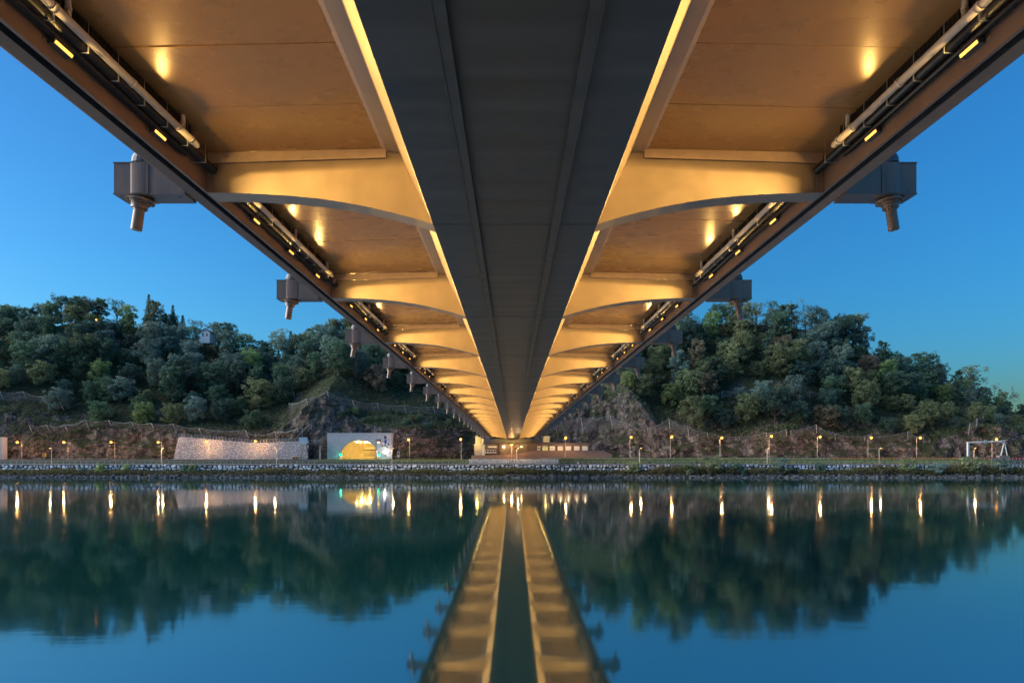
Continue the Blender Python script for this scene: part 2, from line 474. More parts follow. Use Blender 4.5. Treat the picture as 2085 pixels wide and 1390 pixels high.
# webs keep the lighter bronze; bottom and ledges are coloured darker for their shade
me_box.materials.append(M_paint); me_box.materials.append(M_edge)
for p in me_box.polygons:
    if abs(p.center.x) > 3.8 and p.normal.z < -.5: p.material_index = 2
    elif abs(p.center.x) > 2.7: p.material_index = 1
mr_ = MB()
mr_.box(-.025,.025,0,BAY-.01,-.13,-.002).box(-.11,.11,0,BAY-.01,-.155,-.13).box(.105,.135,0,BAY-.01,-.175,-.10)
me_rail = mr_.mesh('inspection_rail', M_box)
mseam = MB().box(-2.60,2.60,-.05,.05,-.012,-.001).mesh('weld_seam', M_box)
ms_ = MB()
for i in range(58):                                          # rough lower edge of the flange strip
    y = .8 + i * .245
    ms_.box(4.103,4.235-random.uniform(0,.025),y,y+.243,2.372,2.41)
me_strip = ms_.mesh('flange_strip', M_strip)

# cross beam: arched underside, front and back webs, flange
CURVE = [(2.64,.02),(3.2,.20),(3.9,.385),(4.7,.57),(5.5,.72),(6.3,.84),(7.2,.925),(8.2,.985),(9.1,1.015),(9.846,1.02)]
def rib_mesh():
    mb = MB()
    top = [(9.846,1.93),(4.12,2.11),(4.095,2.32),(3.705,2.295)]
    prof = [(x, z + .03) for x, z in CURVE] + top
    mb.prism(prof, .02, .78, flip=False)
    low = CURVE + [(x, z + .03) for x, z in CURVE[::-1]]
    n = len(CURVE)
    vs = []
    for y in (0.0, .80): vs += [(x, y, z) for x, z in CURVE] + [(x, y, z + .028) for x, z in CURVE]
    fs = []
    for i in range(n - 1):
        a, b = i, i + 1
        fs += [(a, b, 2*n+b, 2*n+a), (n+a, 3*n+a, 3*n+b, n+b), (a, n+a, n+b, b), (2*n+a, 2*n+b, 3*n+b, 3*n+a)]
    mb.add(vs, fs)
    mb.box(9.62,9.66,-.012,.02,1.03,1.92)                    # stiffener by the edge girder
    return mb.mesh('cross_beam', M_paint)
me_rib_r = rib_mesh()
def mirrored(me, name):
    m = me.copy(); m.name = name
    m.transform(Matrix.Scale(-1, 4, (1,0,0))); m.flip_normals()
    return m
me_rib_l = mirrored(me_rib_r, 'cross_beam')
me_lip_r = MB().add([(4.12,-.045,2.13),(9.80,-.045,1.95),(9.80,-.045,2.275),(4.12,-.045,2.41),(4.12,.0,2.13),(9.80,.0,1.95),(9.80,.0,2.275),(4.12,.0,2.41)],
                    [(0,1,2,3),(7,6,5,4),(0,4,5,1),(1,5,6,2),(2,6,7,3),(3,7,4,0)]).mesh('beam_lip', M_strip)
me_lip_l = mirrored(me_lip_r, 'beam_lip')
# hanger anchor outside the edge girder
def anchor_mesh():
    mb = MB()
    mb.box(10.552,11.76,0,.8,.985,1.965)
    mb.box(11.76,12.80,-.02,.82,.98,1.97)
    mb.box(11.78,12.82,-.045,.845,.965,.995); mb.box(10.552,11.78,-.02,.82,.97,.995)
    mb.box(11.78,12.82,-.045,.845,1.955,1.985)
    mb.box(11.70,11.79,-.035,-.002,.99,1.96)
    # round sleeve let into the front plate
    vs, fs = [], []
    for i in range(9):
        a = math.pi * i / 8
        vs += [(12.02 - .26 * math.cos(a), -.02 - .05 * math.sin(a), z) for z in (.996, 1.954)]
    for i in range(8): fs.append((2*i, 2*i+2, 2*i+3, 2*i+1))
    mb.add(vs, fs)
    return mb.mesh('hanger_anchor', M_anchor)
me_anc_r = anchor_mesh(); me_anc_l = mirrored(me_anc_r, 'hanger_anchor')
LEAN = .15
mb = MB()
M1 = Matrix.Translation((12.17,.4,.96)) @ Matrix.Rotation(-math.atan(LEAN) , 4, 'Y')
mb.lathe([(.14,-1.02),(.165,-1.01),(.17,-.97),(.165,-.36),(.19,-.36),(.19,-.31),(.25,-.31),(.25,-.20),(.27,-.19),(.27,-.15),(.32,-.15),(.32,-.09),(.43,-.09),(.43,-.01),(.40,.02)], M1, 24)
for i in range(8):
    a = 6.283*i/8; mb.lathe([(.028,-.125),(.028,-.085)], M1 @ Matrix.Translation((.385*math.cos(a),.385*math.sin(a),0)), 6)
me_pin_r = mb.mesh('hanger_pin', M_anchor); me_pin_l = mirrored(me_pin_r, 'hanger_pin')
mb = MB()
M2 = Matrix.Translation((12.05,.4,1.97)) @ Matrix.Rotation(-math.atan(LEAN), 4, 'Y')
mb.lathe([(.34,0),(.34,.07),(.40,.07),(.40,.22),(.36,.34),(.22,.50),(.09,.62),(.07,.70),(.045,.75),(.045,34.0)], M2, 18)
me_cap_r = mb.mesh('hanger_socket', M_steeldark); me_cap_l = mirrored(me_cap_r, 'hanger_socket')
# deck panels
PL = (BAY - .8) / 5
def panel_mesh():
    z0, z1 = 2.42, 2.285
    y0, y1 = .008, PL - .008
    x0, x1 = 4.238, 9.846
    vs = [(x0,y0,z0),(x1,y0,z1),(x1,y1,z1),(x0,y1,z0)]
    vs += [(x,y,z+.07) for x,y,z in vs]
    return MB().add(vs, [(0,3,2,1),(4,5,6,7),(0,1,5,4),(1,2,6,5),(2,3,7,6),(3,0,4,7)]).mesh('deck_panel', M_panel)
me_pan_r = panel_mesh(); me_pan_l = mirrored(me_pan_r, 'deck_panel')
# edge girder
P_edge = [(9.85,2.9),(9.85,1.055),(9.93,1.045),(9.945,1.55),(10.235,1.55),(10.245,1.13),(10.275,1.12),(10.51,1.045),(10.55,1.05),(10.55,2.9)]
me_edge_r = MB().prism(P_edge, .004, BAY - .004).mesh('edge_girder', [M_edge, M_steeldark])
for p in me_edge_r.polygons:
    if 9.935 < p.center.x < 10.243 and 1.2 < p.center.z < 1.6 and abs(p.normal.y) < .5: p.material_index = 1  # shade of the recessed groove, put in as a dark face colour
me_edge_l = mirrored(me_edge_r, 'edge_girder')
# drain pipe with branches and collars
mb = MB()
mb.tube([(9.42,2.4,1.83),(9.42,13.4,1.83)], .095, 12)
for y in (4.6, 7.0, 9.9, 12.2): mb.tube([(9.42,y,1.83),(9.42,y+.14,1.83)], .112, 12)
for y in (7.55, 12.55):
    mb.tube([(9.42,y,1.83),(9.42,y,2.12),(9.42,y-.02,2.29)], .065, 10); mb.tube([(9.42,y,2.02),(9.42,y,2.10)], .078, 10)
mb.tube([(9.42,12.95,1.83),(9.42,13.1,1.83)], .125, 12)
me_pipe_r = mb.mesh('drain_pipe', M_pipe, True); me_pipe_l = mirrored(me_pipe_r, 'drain_pipe')
mb = MB().tube([(9.62,.82,1.72),(9.62,BAY-.02,1.72)], .125, 10).tube([(9.70,.82,1.52),(9.70,BAY-1.7,1.52)], .075, 8)
me_con_r = mb.mesh('cable_conduit', M_black, True); me_con_l = mirrored(me_con_r, 'cable_conduit')
mb = MB()
mb.box(9.475,9.85,0,.03,1.585,1.60); mb.box(9.455,9.475,0,.03,1.58,1.84); mb.tube([(9.466,.015,1.84),(9.466,.015,2.29)], .008, 5)
me_clip_r = mb.mesh('conduit_bracket', M_steel); me_clip_l = mirrored(me_clip_r, 'conduit_bracket')
mb = MB().box(9.50,9.845,.85,13.2,2.0,2.26)
for i in range(80): mb.box(9.485,9.50,.9+i*.154,.96+i*.154,2.02,2.25)
me_tray_r = mb.mesh('cable_tray', M_tray); me_tray_l = mirrored(me_tray_r, 'cable_tray')
me_slab = MB().box(-10.50,10.50,0,BAY,2.50,2.88).mesh('deck_slab', M_concdark)

# floodlights
me_fl_bracket = MB().box(-.012,0,-.42,.42,-.045,.045).box(-.03,-.012,-.40,-.36,-.03,.03).box(-.03,-.012,.36,.40,-.03,.03).mesh('bracket', M_paint)
mb = MB().prism([(-.02,-.05),(-.16,-.035),(-.19,.03),(-.17,.075),(-.02,.075)], -.30, .30)
mb.box(-.215,-.17,-.31,.31,.072,.088)
me_fl_body = mb.mesh('housing', M_steeldark)
me_fl_lens = MB().add([(-.164,-.28,-.034),(-.164,.28,-.034),(-.194,.28,.026),(-.194,-.28,.026),(-.158,-.28,-.030),(-.158,.28,-.030),(-.186,.28,.026),(-.186,-.28,.026)],
                      [(0,1,2,3),(7,6,5,4),(0,4,5,1),(1,5,6,2),(2,6,7,3),(3,7,4,0)]).mesh('lens', M_lens)
me_fl_cable = MB().tube([(-.03,-.30,.02),(-.05,-.42,.10),(-.06,-.40,.26)], .009, 5).mesh('supply_cable', M_black)

# one beam pattern for all floodlights: flat asymmetric wall-washer optic with a sharp upper cut-off
fl_light = bpy.data.lights.new('floodlight_beam', 'POINT')
fl_light.energy = 395
fl_light.color = (1.0, .60, .16)
fl_light.shadow_soft_size = .04
fl_light.use_nodes = True
N, L = fl_light.node_tree.nodes, fl_light.node_tree.links
em = N['Emission']
tc = N.new('ShaderNodeTexCoord'); sx = N.new('ShaderNodeSeparateXYZ'); L.new(tc.outputs['Normal'], sx.inputs[0])
def math_(op, a, b=None, c=None, clamp=False):
    n = N.new('ShaderNodeMath'); n.operation = op; n.use_clamp = clamp
    for i, v in enumerate((a, b, c)):
        if v is None: continue
        if isinstance(v, (int, float)): n.inputs[i].default_value = v
        else: L.new(v, n.inputs[i])
    return n.outputs[0]
U = math_('MULTIPLY', sx.outputs['X'], -1.0)               # towards the bridge axis
up = sx.outputs['Z']
u0 = math_('MAXIMUM', U, 0.0)
cut = math_('MULTIPLY', math_('MULTIPLY', u0, 3.0, None, True), .10)
d_ = math_('SUBTRACT', cut, up)
edge = math_('SMOOTH_MIN', math_('MULTIPLY_ADD', d_, 20.0, .35, True), 1.0, .15)
main = math_('MULTIPLY', edge, edge)
low = math_('MULTIPLY_ADD', up, 9.0, 2.9, True)            # and a lower one
side = math_('MULTIPLY_ADD', U, 1.7, -.22, True)
gain = math_('MULTIPLY_ADD', math_('POWER', u0, 4.0), 1.0, .82)    # the optic throws most of its light straight across
beam = math_('MULTIPLY', math_('MULTIPLY', math_('MULTIPLY', main, low), side), gain)
spill = math_('MULTIPLY', math_('MULTIPLY', u0, math_('MULTIPLY_ADD', u0, -.12, .26)), math_('MULTIPLY', math_('MULTIPLY_ADD', up, 6.0, 1.0, True), math_('MULTIPLY_ADD', up, -2.4, 1.6, True)))
tot = math_('ADD', beam, spill)
L.new(tot, em.inputs['Strength'])

for k in range(NB):
    p, rx = bay_frame(k)
    rot = (rx, 0, 0)
    def bp(name, me, off=(0,0,0), r=rot):
        o = put(name, me, bridge, p + Matrix.Rotation(rx, 3, 'X') @ Vector(off), r)
        return o
    bp('box_girder', me_box); bp('deck_slab', me_slab)
    for s in (-1.25, 1.25):
        bp('inspection_rail', me_rail, (s,0,0), rot if s > 0 else (-rx, 0, math.pi)).location = p + Matrix.Rotation(rx, 3, 'X') @ Vector((s, 0 if s > 0 else BAY, 0))
    if k > 0: bp('weld_seam', mseam)
    for s in ('r', 'l'):
        g = globals()
        if k > 0:
            rb = bp('cross_beam', g['me_rib_' + s])
            for nm in ('anc', 'pin', 'cap'):
                put({'anc':'hanger_anchor','pin':'hanger_pin','cap':'hanger_socket'}[nm], g['me_%s_%s' % (nm, s)], rb)
            put('beam_lip', g['me_lip_' + s], rb)
        for i in range(5):
            bp('deck_panel', g['me_pan_' + s], (0, .8 + i * PL, 0), (rx + random.uniform(-.002,.002), random.uniform(-.0015,.0015), 0))
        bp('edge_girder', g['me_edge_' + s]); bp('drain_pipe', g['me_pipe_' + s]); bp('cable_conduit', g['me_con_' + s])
        if k < 4:
            for i in range(12): bp('conduit_bracket', g['me_clip_' + s], (0, 1.4 + i * 1.15, 0))
        bp('cable_tray', g['me_tray_' + s])
        fs_ = bp('flange_strip', me_strip)
        if s == 'l': fs_.scale = (-1, 1, 1)
# last rib by the abutment
p, rx = bay_frame(NB)
for s in ('r', 'l'):
    rb = put('cross_beam', globals()['me_rib_' + s], bridge, p, (rx,0,0))
    put('beam_lip', globals()['me_lip_' + s], rb)
D_END = D0 + NB * BAY

for k in range(NB):
    p, rx = bay_frame(k)
    for sgn, side_ in ((1, 'right'), (-1, 'left')):
        for j, off in enumerate((3.8, 7.8, 11.8)):
            d = D0 + k * BAY + off
            loc = (BX + sgn * 9.848, d, zc(d) + 1.38)
            where = ('before the first cross beam' if k == 0 else 'beyond the %s cross beam' % ORD[k-1])
            fl = thing('floodlight', 'amber floodlight on the %s girder, %s of three %s' % (side_, ('nearest','middle','farthest')[j], where),
                       'floodlight', loc, 0 if sgn > 0 else math.pi, 'amber floodlights along the edge girders')
            for nm, me in (('bracket', me_fl_bracket), ('housing', me_fl_body), ('lens', me_fl_lens), ('supply_cable', me_fl_cable)):
                if k > 6 and nm in ('bracket', 'supply_cable'): continue
                put(nm, me, fl)
            lo = put('floodlight_beam', fl_light, fl, (-.26, 0, .0))

# ------------------------------------------------------------------ leaves, stones
def leaf_cloud(mb_v, mb_f, tints, c, n, rad, size, tint, rnd, up=.4, flat=1.0):
    for _ in range(n):
        while True:
            q = Vector((rnd.uniform(-1,1), rnd.uniform(-1,1), rnd.uniform(-1,1)))
            if .15 < q.length < 1: break
        p = Vector(c) + Vector((q.x*rad, q.y*rad, q.z*rad*flat))
        nrm = (q.normalized() * .9 + Vector((rnd.gauss(0,.5), rnd.gauss(0,.5), rnd.gauss(0,.5) + up))).normalized()
        a = nrm.orthogonal().normalized(); b = nrm.cross(a)
        th = rnd.uniform(0, 6.28); a, b = a*math.cos(th) + b*math.sin(th), b*math.cos(th) - a*math.sin(th)
        s = size * rnd.uniform(.55, 1.25)
        i = len(mb_v)
        mb_v += [tuple(p - a*s*.55), tuple(p + b*s*.33), tuple(p + a*s*.55), tuple(p - b*s*.33)]
        mb_f.append((i, i+1, i+2, i+3))
        tints.append(min(1, max(0, tint + rnd.gauss(0, .16))))

def tint_mesh(name, v, f, t, m, dom='FACE'):
    me = bpy.data.meshes.new(name); me.from_pydata(v, [], f)
    a = me.attributes.new('tint', 'FLOAT', dom); a.data.foreach_set('value', t)
    me.materials.append(m); me.update()
    return me

def broad_tree(seed, H, Wd, base, nclump, per, size, droop=0.0, open_=0.0):
    r = random.Random(seed)
    v, f, t = [], [], []
    tk = MB()
    lean = Vector((r.uniform(-.06,.06)*H, r.uniform(-.06,.06)*H, 0))
    top = Vector((lean.x, lean.y, H*.72))
    tk.tube([(0,0,-1.5), (lean.x*.3, lean.y*.3, H*.3), tuple(top)], .026*H, 7, 0, .007*H)
    lobes = []
    nl = r.randint(15, 19)
    for i in range(nl):
        a = 2.4*i + r.uniform(-.4,.4); h = lerp(base+.04, .92, (i+r.random())/nl)
        env = math.sin(math.pi * min(1, max(0.05, (h - base*.6)/(1.02 - base*.6)))) ** .55
        q = Vector((math.cos(a)*Wd*.5*env*r.uniform(.35,.92), math.sin(a)*Wd*.5*env*r.uniform(.35,.92), H*h)) + lean*h
        lobes.append((q, r.uniform(.11,.22)*Wd))
        st = lean*(h*.5) + Vector((0,0,H*max(.15, h-.28)))
        tk.tube([tuple(st), tuple(st.lerp(q,.5)+Vector((0,0,.04*H))), tuple(q)], .010*H, 5, 0, .003*H)
    lobes.append((top + Vector((0,0,H*.12)), .17*Wd))
    for i in range(nclump):
        c, rad = lobes[i % len(lobes)]
        d = Vector((r.gauss(0,1), r.gauss(0,1), r.gauss(0,.8))).normalized()
        p = c + d * rad * r.uniform(.55, 1.15)
        if p.z > H: p.z = H - r.uniform(0,.6)
        if p.z < H*base*.5: p.z = H*base*.5 + r.uniform(0, 1)
        leaf_cloud(v, f, t, p, per, rad*r.uniform(.26,.50)+.3, size, r.uniform(.1,.9), r, .45, .75)
    return (v, f, t), tk

def conifer(seed, H, Wd):
    r = random.Random(seed); v, f, t = [], [], []
    tk = MB().tube([(0,0,-1),(0,0,H)], .016*H, 6, 0, .002*H)
    nl = 26
    for i in range(nl):
        h = .10 + .89*i/nl; rr = Wd*.5*(1-h)**.85 + .15
        nb = max(4, int(11*(1-h))+3)
        for k in range(nb):
            a = 6.28*k/nb + i*.9 + r.uniform(-.2,.2); L_ = rr*r.uniform(.75,1.1)
            for s in range(1, 5):
                q = (math.cos(a)*L_*s/4, math.sin(a)*L_*s/4, H*h - .22*L_*s/4 + r.uniform(-.1,.1))
                leaf_cloud(v, f, t, q, 3, .32, .55, r.uniform(.2,.8), r, .2, .5)
    return (v, f, t), tk

def bare_tree(seed, H, Wd, leaves=0):
    r = random.Random(seed); v, f, t = [], [], []
    tk = MB()
    def br(p, d, L_, rad, depth):
        pts = [p]
        for i in range(3):
            d = (d + Vector((r.gauss(0,.14), r.gauss(0,.14), r.gauss(.04,.1)))).normalized()
            pts.append(pts[-1] + d*L_/3)
        tk.tube([tuple(q) for q in pts], rad, 5 if depth else 6, 0, rad*.55, caps=False)
        if leaves and depth >= 3: leaf_cloud(v, f, t, pts[-1], leaves, .8, .45, r.uniform(.2,.8), r)
        if depth < 4:
            for i in range(r.randint(2,3)):
                nd = (d*1.1 + Vector((r.gauss(0,.55), r.gauss(0,.55), r.gauss(.12,.3)))).normalized()
                br(pts[r.randint(2,3)], nd, L_*r.uniform(.55,.75), rad*.55, depth+1)
    br(Vector((0,0,-1)), Vector((0,0,1)), H*.42, .018*H, 0)
    return (v, f, t), tk

PROTO = {}
def proto(key, lv, tk, bark=None):
    v, f, t = lv
    PROTO[key] = (tint_mesh('crown', v, f, t, LEAF['dark green']) if v else None, tk.mesh('trunk', bark or M_trunk, True))
proto('round0', *broad_tree(11, 15, 13, .14, 190, 27, .62))
proto('round1', *broad_tree(12, 16, 12, .12, 190, 27, .62))
proto('round2', *broad_tree(13, 13.5, 12.5, .10, 180, 27, .62))
proto('round3', *broad_tree(15, 15, 14, .16, 180, 27, .62))
proto('tall0', *broad_tree(21, 18, 9, .10, 165, 26, .60))
proto('tall1', *broad_tree(22, 17, 9.5, .14, 160, 26, .60))
proto('bushy0', *broad_tree(31, 9, 10.5, .02, 140, 27, .56))
proto('bushy1', *broad_tree(32, 7.5, 9, .0, 120, 27, .54))
proto('airy0', *broad_tree(41, 16, 11, .36, 84, 20, .54))
proto('conifer0', *conifer(51, 16, 6.4))
proto('bare0', *bare_tree(61, 15, 8, 0), bark=M_pale_trunk)
proto('bare1', *bare_tree(62, 15, 8, 5), bark=M_trunk)
proto('shrub0', *broad_tree(71, 2.6, 3.2, .0, 26, 34, .34))
proto('shrub1', *broad_tree(72, 1.8, 3.6, .0, 26, 34, .32))

SHAPE_WORD = {'round':'broad', 'tall':'tall', 'bushy':'low bushy', 'airy':'thin crowned', 'conifer':'pointed', 'bare':'leafless', 'shrub':'rounded'}
def plant(key, loc, color, scale, label, cat='tree', group=None, rz=None, name=None):
    nm = name or {'conifer':'conifer_tree', 'bare':'bare_tree', 'shrub':'shrub'}.get(key[:-1], 'broadleaf_tree')
    o = thing(nm, label, cat, loc, random.uniform(0, 6.28) if rz is None else rz, group)
    o.scale = (scale[0], scale[0], scale[1]) if isinstance(scale, tuple) else (scale,)*3
    cr, tk = PROTO[key]
    if tk: put('trunk', tk, o)
    if cr:
        c = put('crown', cr, o)
        c.material_slots[0].link = 'OBJECT'; c.material_slots[0].material = LEAF[color]
    return o

# ------------------------------------------------------------------ trees on the hill, one by one
LOW = [(-400,850),(0,812),(60,812),(125,842),(150,858),(400,868),(560,874),(585,815),(640,782),(668,770),(720,792),(800,806),(985,812),(1044,800),(1120,775),(1180,752),(1240,745),(1290,800),(1325,850),(1345,872),(1400,882),(1500,888),(1600,882),(1700,892),(1900,898),(1980,872),(2040,872),(2090,885),(2300,900)]
ZONES = [(0,'off the left hill end'),(60,'above the left cliff'),(130,'right of the left cliff'),(215,'above the long low net'),(290,'left of the two conifers'),(365,'below the two conifers'),
         (450,'below the white house'),(520,'above the rubble wall'),(590,'right of the white house'),(660,'left of the peaked net'),(740,'above the peaked net'),(860,'above the tunnel portal'),
         (1044,'left of the bridge end'),(1240,'above the grey cliff'),(1345,'right of the grey cliff'),(1420,'near the right girder'),(1500,'left of the tall lone tree'),(1580,'above the blue net'),
         (1660,'under the tall lone tree'),(1740,'right of the blue net'),(1820,'on the hill shoulder'),(1900,'right of the hill shoulder'),(1980,'left of the sign gantry'),(2060,'above the sign gantry'),(9999,'at the right hill end')]
def zone(px):
    for a, b in ZONES:
        if px < a: return b
TREES = []
rt = random.Random(5)
cols_all = ['dark green']*6 + ['grey green']*3 + ['olive']*4 + ['blue green']*5 + ['rusty brown'] + ['yellow green']
gy = 294.0
row = 0
while gy < 366:
    gx = -300 + (row % 2)*4.6
    while gx < 305:
        x, y = gx + rt.uniform(-3.2,3.2), gy + rt.uniform(-2.6,2.6)
        gx += 9.6
        z = ground(x, y)
        px, py = CX + x*F/y, H0 - (z-HC)*F/y
        if py > table(LOW, px) or px < -60 or px > 2150: continue
        if 985 < px < 1100 and py > 700: continue                  # wholly behind the bridge
        if y > 354 and rt.random() < .35: continue
        if 396 < px < 442 and 318 < y < 342: continue              # the white house shows through here
        sky_ = y > 343
        if sky_: key = rt.choice(['round0','round1','round2','round3','tall0','airy0','round1'])
        elif y < 304: key = rt.choice(['bushy0','bushy1','bushy0','round2'])
        else: key = rt.choice(['round0','round1','round2','round3','tall0','tall1','bushy0','round3'])
        c = rt.choice(cols_all)
        if 330 < px < 400 and 690 < py < 790: c = 'grey green'
        if px > 1480 and px < 1560 and py < 800: c = 'olive'
        s = rt.uniform(.78, 1.14) * (.92 if sky_ else 1.0)
        if px > 1790: s *= lerp(.85, .5, sstep(1790, 2080, px))
        tier = 'on the skyline' if sky_ else 'on upper slope' if y > 327 else 'on middle slope' if y > 308 else 'on low slope'
        TREES.append((px, y, key, (x, y, z-.3), c, (s*rt.uniform(.86,1.16), s), tier))
    gy += 9.4; row += 1
if len(TREES) > 292:
    TREES.sort(key=lambda t: -t[1])
    drop = set(range(0, len(TREES), max(2, len(TREES)//(len(TREES)-292))))
    keep = [t for i, t in enumerate(TREES) if not (i in drop and t[1] > 353)]
    TREES = keep[-292:]
dup = {}
for t in TREES:
    base = '%s %s tree %s %s' % (SHAPE_WORD[t[2][:-1]], t[4], t[6], zone(t[0]))
    dup.setdefault(base, []).append(t)
for base, ts in dup.items():
    ts.sort(key=lambda t: t[0])
    for i, t in enumerate(ts):
        lab = base
        if len(ts) == 2: lab = base + (', left one', ', right one')[i]
        elif len(ts) > 2: lab = base + ' %s from left' % ORD[i]
        plant(t[2], t[3], t[4], t[5], lab, 'tree', 'trees covering the wooded hill')

def on_hill(px, py, top, key, col, label, width=1.0, d=349):
    """a single tree of the photograph: foot at px, py and its tip at pixel row top"""
    p = at(px, py, d); p.z = ground(p.x, p.y) - .3
    h = HC + (H0 - top)*d/F - p.z
    H_ = {'conifer0':16, 'bare0':14, 'bare1':14, 'airy0':16, 'round0':15, 'round1':16, 'round2':13.5, 'tall0':18}[key]
    return plant(key, p, col, (h/H_*width, h/H_), label, 'tree', None)
on_hill(303,655,597,'conifer0','blue green','taller pointed dark conifer standing above the skyline of the left hill',.85)
on_hill(352,662,619,'conifer0','blue green','shorter pointed conifer on the left skyline, right of the taller one',.9)
on_hill(372,690,640,'conifer0','blue green','small ragged conifer tucked behind the shorter pointed one',1.1)
on_hill(592,720,672,'conifer0','blue green','small conifer on the skyline dip right of the white house',1.0)
on_hill(1622,690,606,'bare1','olive','tall thin leaved lone tree rising over the right skyline',1.0)
on_hill(160,660,600,'round1','dark green','big dark green crown standing highest on the left skyline',1.0)
on_hill(205,660,604,'tall0','dark green','dark green tree beside the highest crown of the left skyline',1.3)
on_hill(90,668,618,'round0','dark green','wide dark crown at the far left of the skyline',1.1)
on_hill(20,668,620,'round2','dark green','dark crown cut by the left edge of the skyline',1.1)
on_hill(680,712,648,'round1','olive','olive crown on the skyline just left of the bridge girder',1.0)
on_hill(1880,764,716,'round2','dark green','dark rounded tree alone on the right hill shoulder',1.0)
on_hill(1720,700,643,'round0','dark green','big dark crown right of the tall lone tree',1.1)
on_hill(1975,812,742,'airy0','olive','thin crowned tree leaning at the right end of the skyline',1.2)
on_hill(2035,845,778,'bare1','rusty brown','bare twiggy tree at the right foot of the hill skyline',1.0)
for i, (px, py, top, lab) in enumerate(((430,800,716,'pale leafless tree on the left slope below the white house'),(600,808,728,'forked pale leafless tree left of the peaked net'),
                                  (570,812,760,'thin pale leafless tree beside the forked one'),(245,745,700,'pale bare trunk high on the left slope'),(1255,800,730,'pale leafless tree at the grey cliff top'))):
    p = hit(px, py); d = p.y
    h = HC + (H0-top)*d/F - p.z
    plant('bare0', p, 'olive', (h/15*.95, h/14), lab, 'tree', None)

# bushes on the open slope above the tunnel
rb_ = random.Random(44)
for i in range(20):
    px = 694 + i*14.5; py = rb_.uniform(838, 866) + (8 if px > 860 else 0)
    p = hit(px, py)
    plant(rb_.choice(('bushy0','bushy1')), (p.x, p.y+.3, p.z-.4), rb_.choice(('dark green','dark green','olive','yellow green','blue green')), rb_.uniform(.28,.46),
          'low bush on the open slope above the tunnel portal, %s from left' % ORD[i], 'bush', 'bushes on the slope above the tunnel', name='bush')

# undergrowth over the slope, ivy and scrub on the rock
v, f, t = [], [], []
ru = random.Random(9)
for _ in range(19500):
    x = ru.uniform(-285, 285); fy = cliff_foot(x)
    if ru.random() < .42: y = fy + ru.uniform(1.2, 7)
    else: y = fy + 5 + (362 - fy - 5) * ru.random() ** 1.1
    z = ground(x, y)
    px, py = CX + x*F/y, H0 - (z-HC)*F/y
    g = mnoise.noise(Vector((x*.045, y*.05, z*.05)))
    on_cliff = y < fy + 5
    bare = (1130 < px < 1335 and 765 < py) or (585 < px < 740 and 812 < py) or (1290 < px < 1900 and py > 893) or (380 > px and py > 900) or (px > 790 and px < 1000 and py > 872)
    if bare and (g < (-.12 if 1130 < px < 1335 else .34)): continue
    if on_cliff and g < (-.16 if px < 600 or px > 1345 else .02): continue
    if abs(x - PORTAL_X) < 14 and z < 17.5: continue
    if -26 < x < 42 and z < 14: continue
    leaf_cloud(v, f, t, (x, y - (.5 if on_cliff else 0), z + .25), 9, ru.uniform(.6,1.35), .62, .5 + .5*g + ru.gauss(0,.15), ru, .5, .6)
tag(put('hillside_undergrowth', tint_mesh('hillside_undergrowth', v, f, t, leaf_mat('undergrowth_leaf', (.065,.095,.052), (.19,.23,.115)))), kind='stuff')

# ------------------------------------------------------------------ the river bank
def stone_mesh(seed, sx, sy, sz, m=None):
    r = random.Random(seed)
    g = (1 + 5**.5)/2
    vs = [Vector(p).normalized() for p in ((-1,g,0),(1,g,0),(-1,-g,0),(1,-g,0),(0,-1,g),(0,1,g),(0,-1,-g),(0,1,-g),(g,0,-1),(g,0,1),(-g,0,-1),(-g,0,1))]
    fs = [(0,11,5),(0,5,1),(0,1,7),(0,7,10),(0,10,11),(1,5,9),(5,11,4),(11,10,2),(10,7,6),(7,1,8),(3,9,4),(3,4,2),(3,2,6),(3,6,8),(3,8,9),(4,9,5),(2,4,11),(6,2,10),(8,6,7),(9,8,1)]
    out = []
    for p in vs:
        q = Vector([math.copysign(abs(c)**.7, c) for c in p]) * r.uniform(.8, 1.1)
        out.append((q.x*sx, q.y*sy, q.z*sz))
    return out, fs

STONE_ME = []
for i in range(9):
    vs, fs = stone_mesh(100+i, .5, .36, .5)
    STONE_ME.append(tint_mesh('stone', vs, fs, [random.random()*.25]*len(fs), M_stone))

wall = thing('stone_wall', 'long dry stone retaining wall of pale blocks along the river path', 'wall', (0, 232, 1.4))
MB().prism([(0,0),(0,0)][:0] or [(-230,0),(230,0),(230,2.75),(-230,2.75)], .42, .9).build('backing', M_earth, wall)
MB().box(-230,230,.52,1.55,2.76,2.98).build('coping', M_path, wall)
rs = random.Random(31)
cells = []
z = .12
while z < 2.6:
    h = rs.uniform(.80, 1.05); x = -212.0 - rs.random()
    while x < 212:
        wd = rs.choice((rs.uniform(.8,1.3), rs.uniform(1.2,2.1)))
        cells.append((x + wd/2, z + h/2 + rs.uniform(-.2,.2), wd*rs.uniform(.9,1.05), h*rs.uniform(.75,1.15)))
        x += wd
    z += h*.93
cells.sort(key=lambda c: abs(c[0] + 8))
v, f, t = [], [], []
for i, (x, zz, wd, h) in enumerate(cells):
    y = .30 + (zz/2.7)*.28 + rs.uniform(-.06,.08)
    if i < 296:
        put('stone', STONE_ME[i % 9], wall, (x, y, zz), (rs.uniform(-.15,.15), rs.uniform(-.35,.35), rs.uniform(-.2,.2)), (wd, 1, h))
    else:
        vs, fs = stone_mesh(rs.randint(0, 10**6), wd/2, .36, h/2); o = len(v)
        a = rs.uniform(-.3,.3); ca, sa = math.cos(a), math.sin(a)
        v += [(x + p[0]*ca - p[2]*sa, y + p[1], zz + p[0]*sa + p[2]*ca) for p in vs]; f += [tuple(k+o for k in q) for q in fs]
        t += [rs.random()]*len(fs)
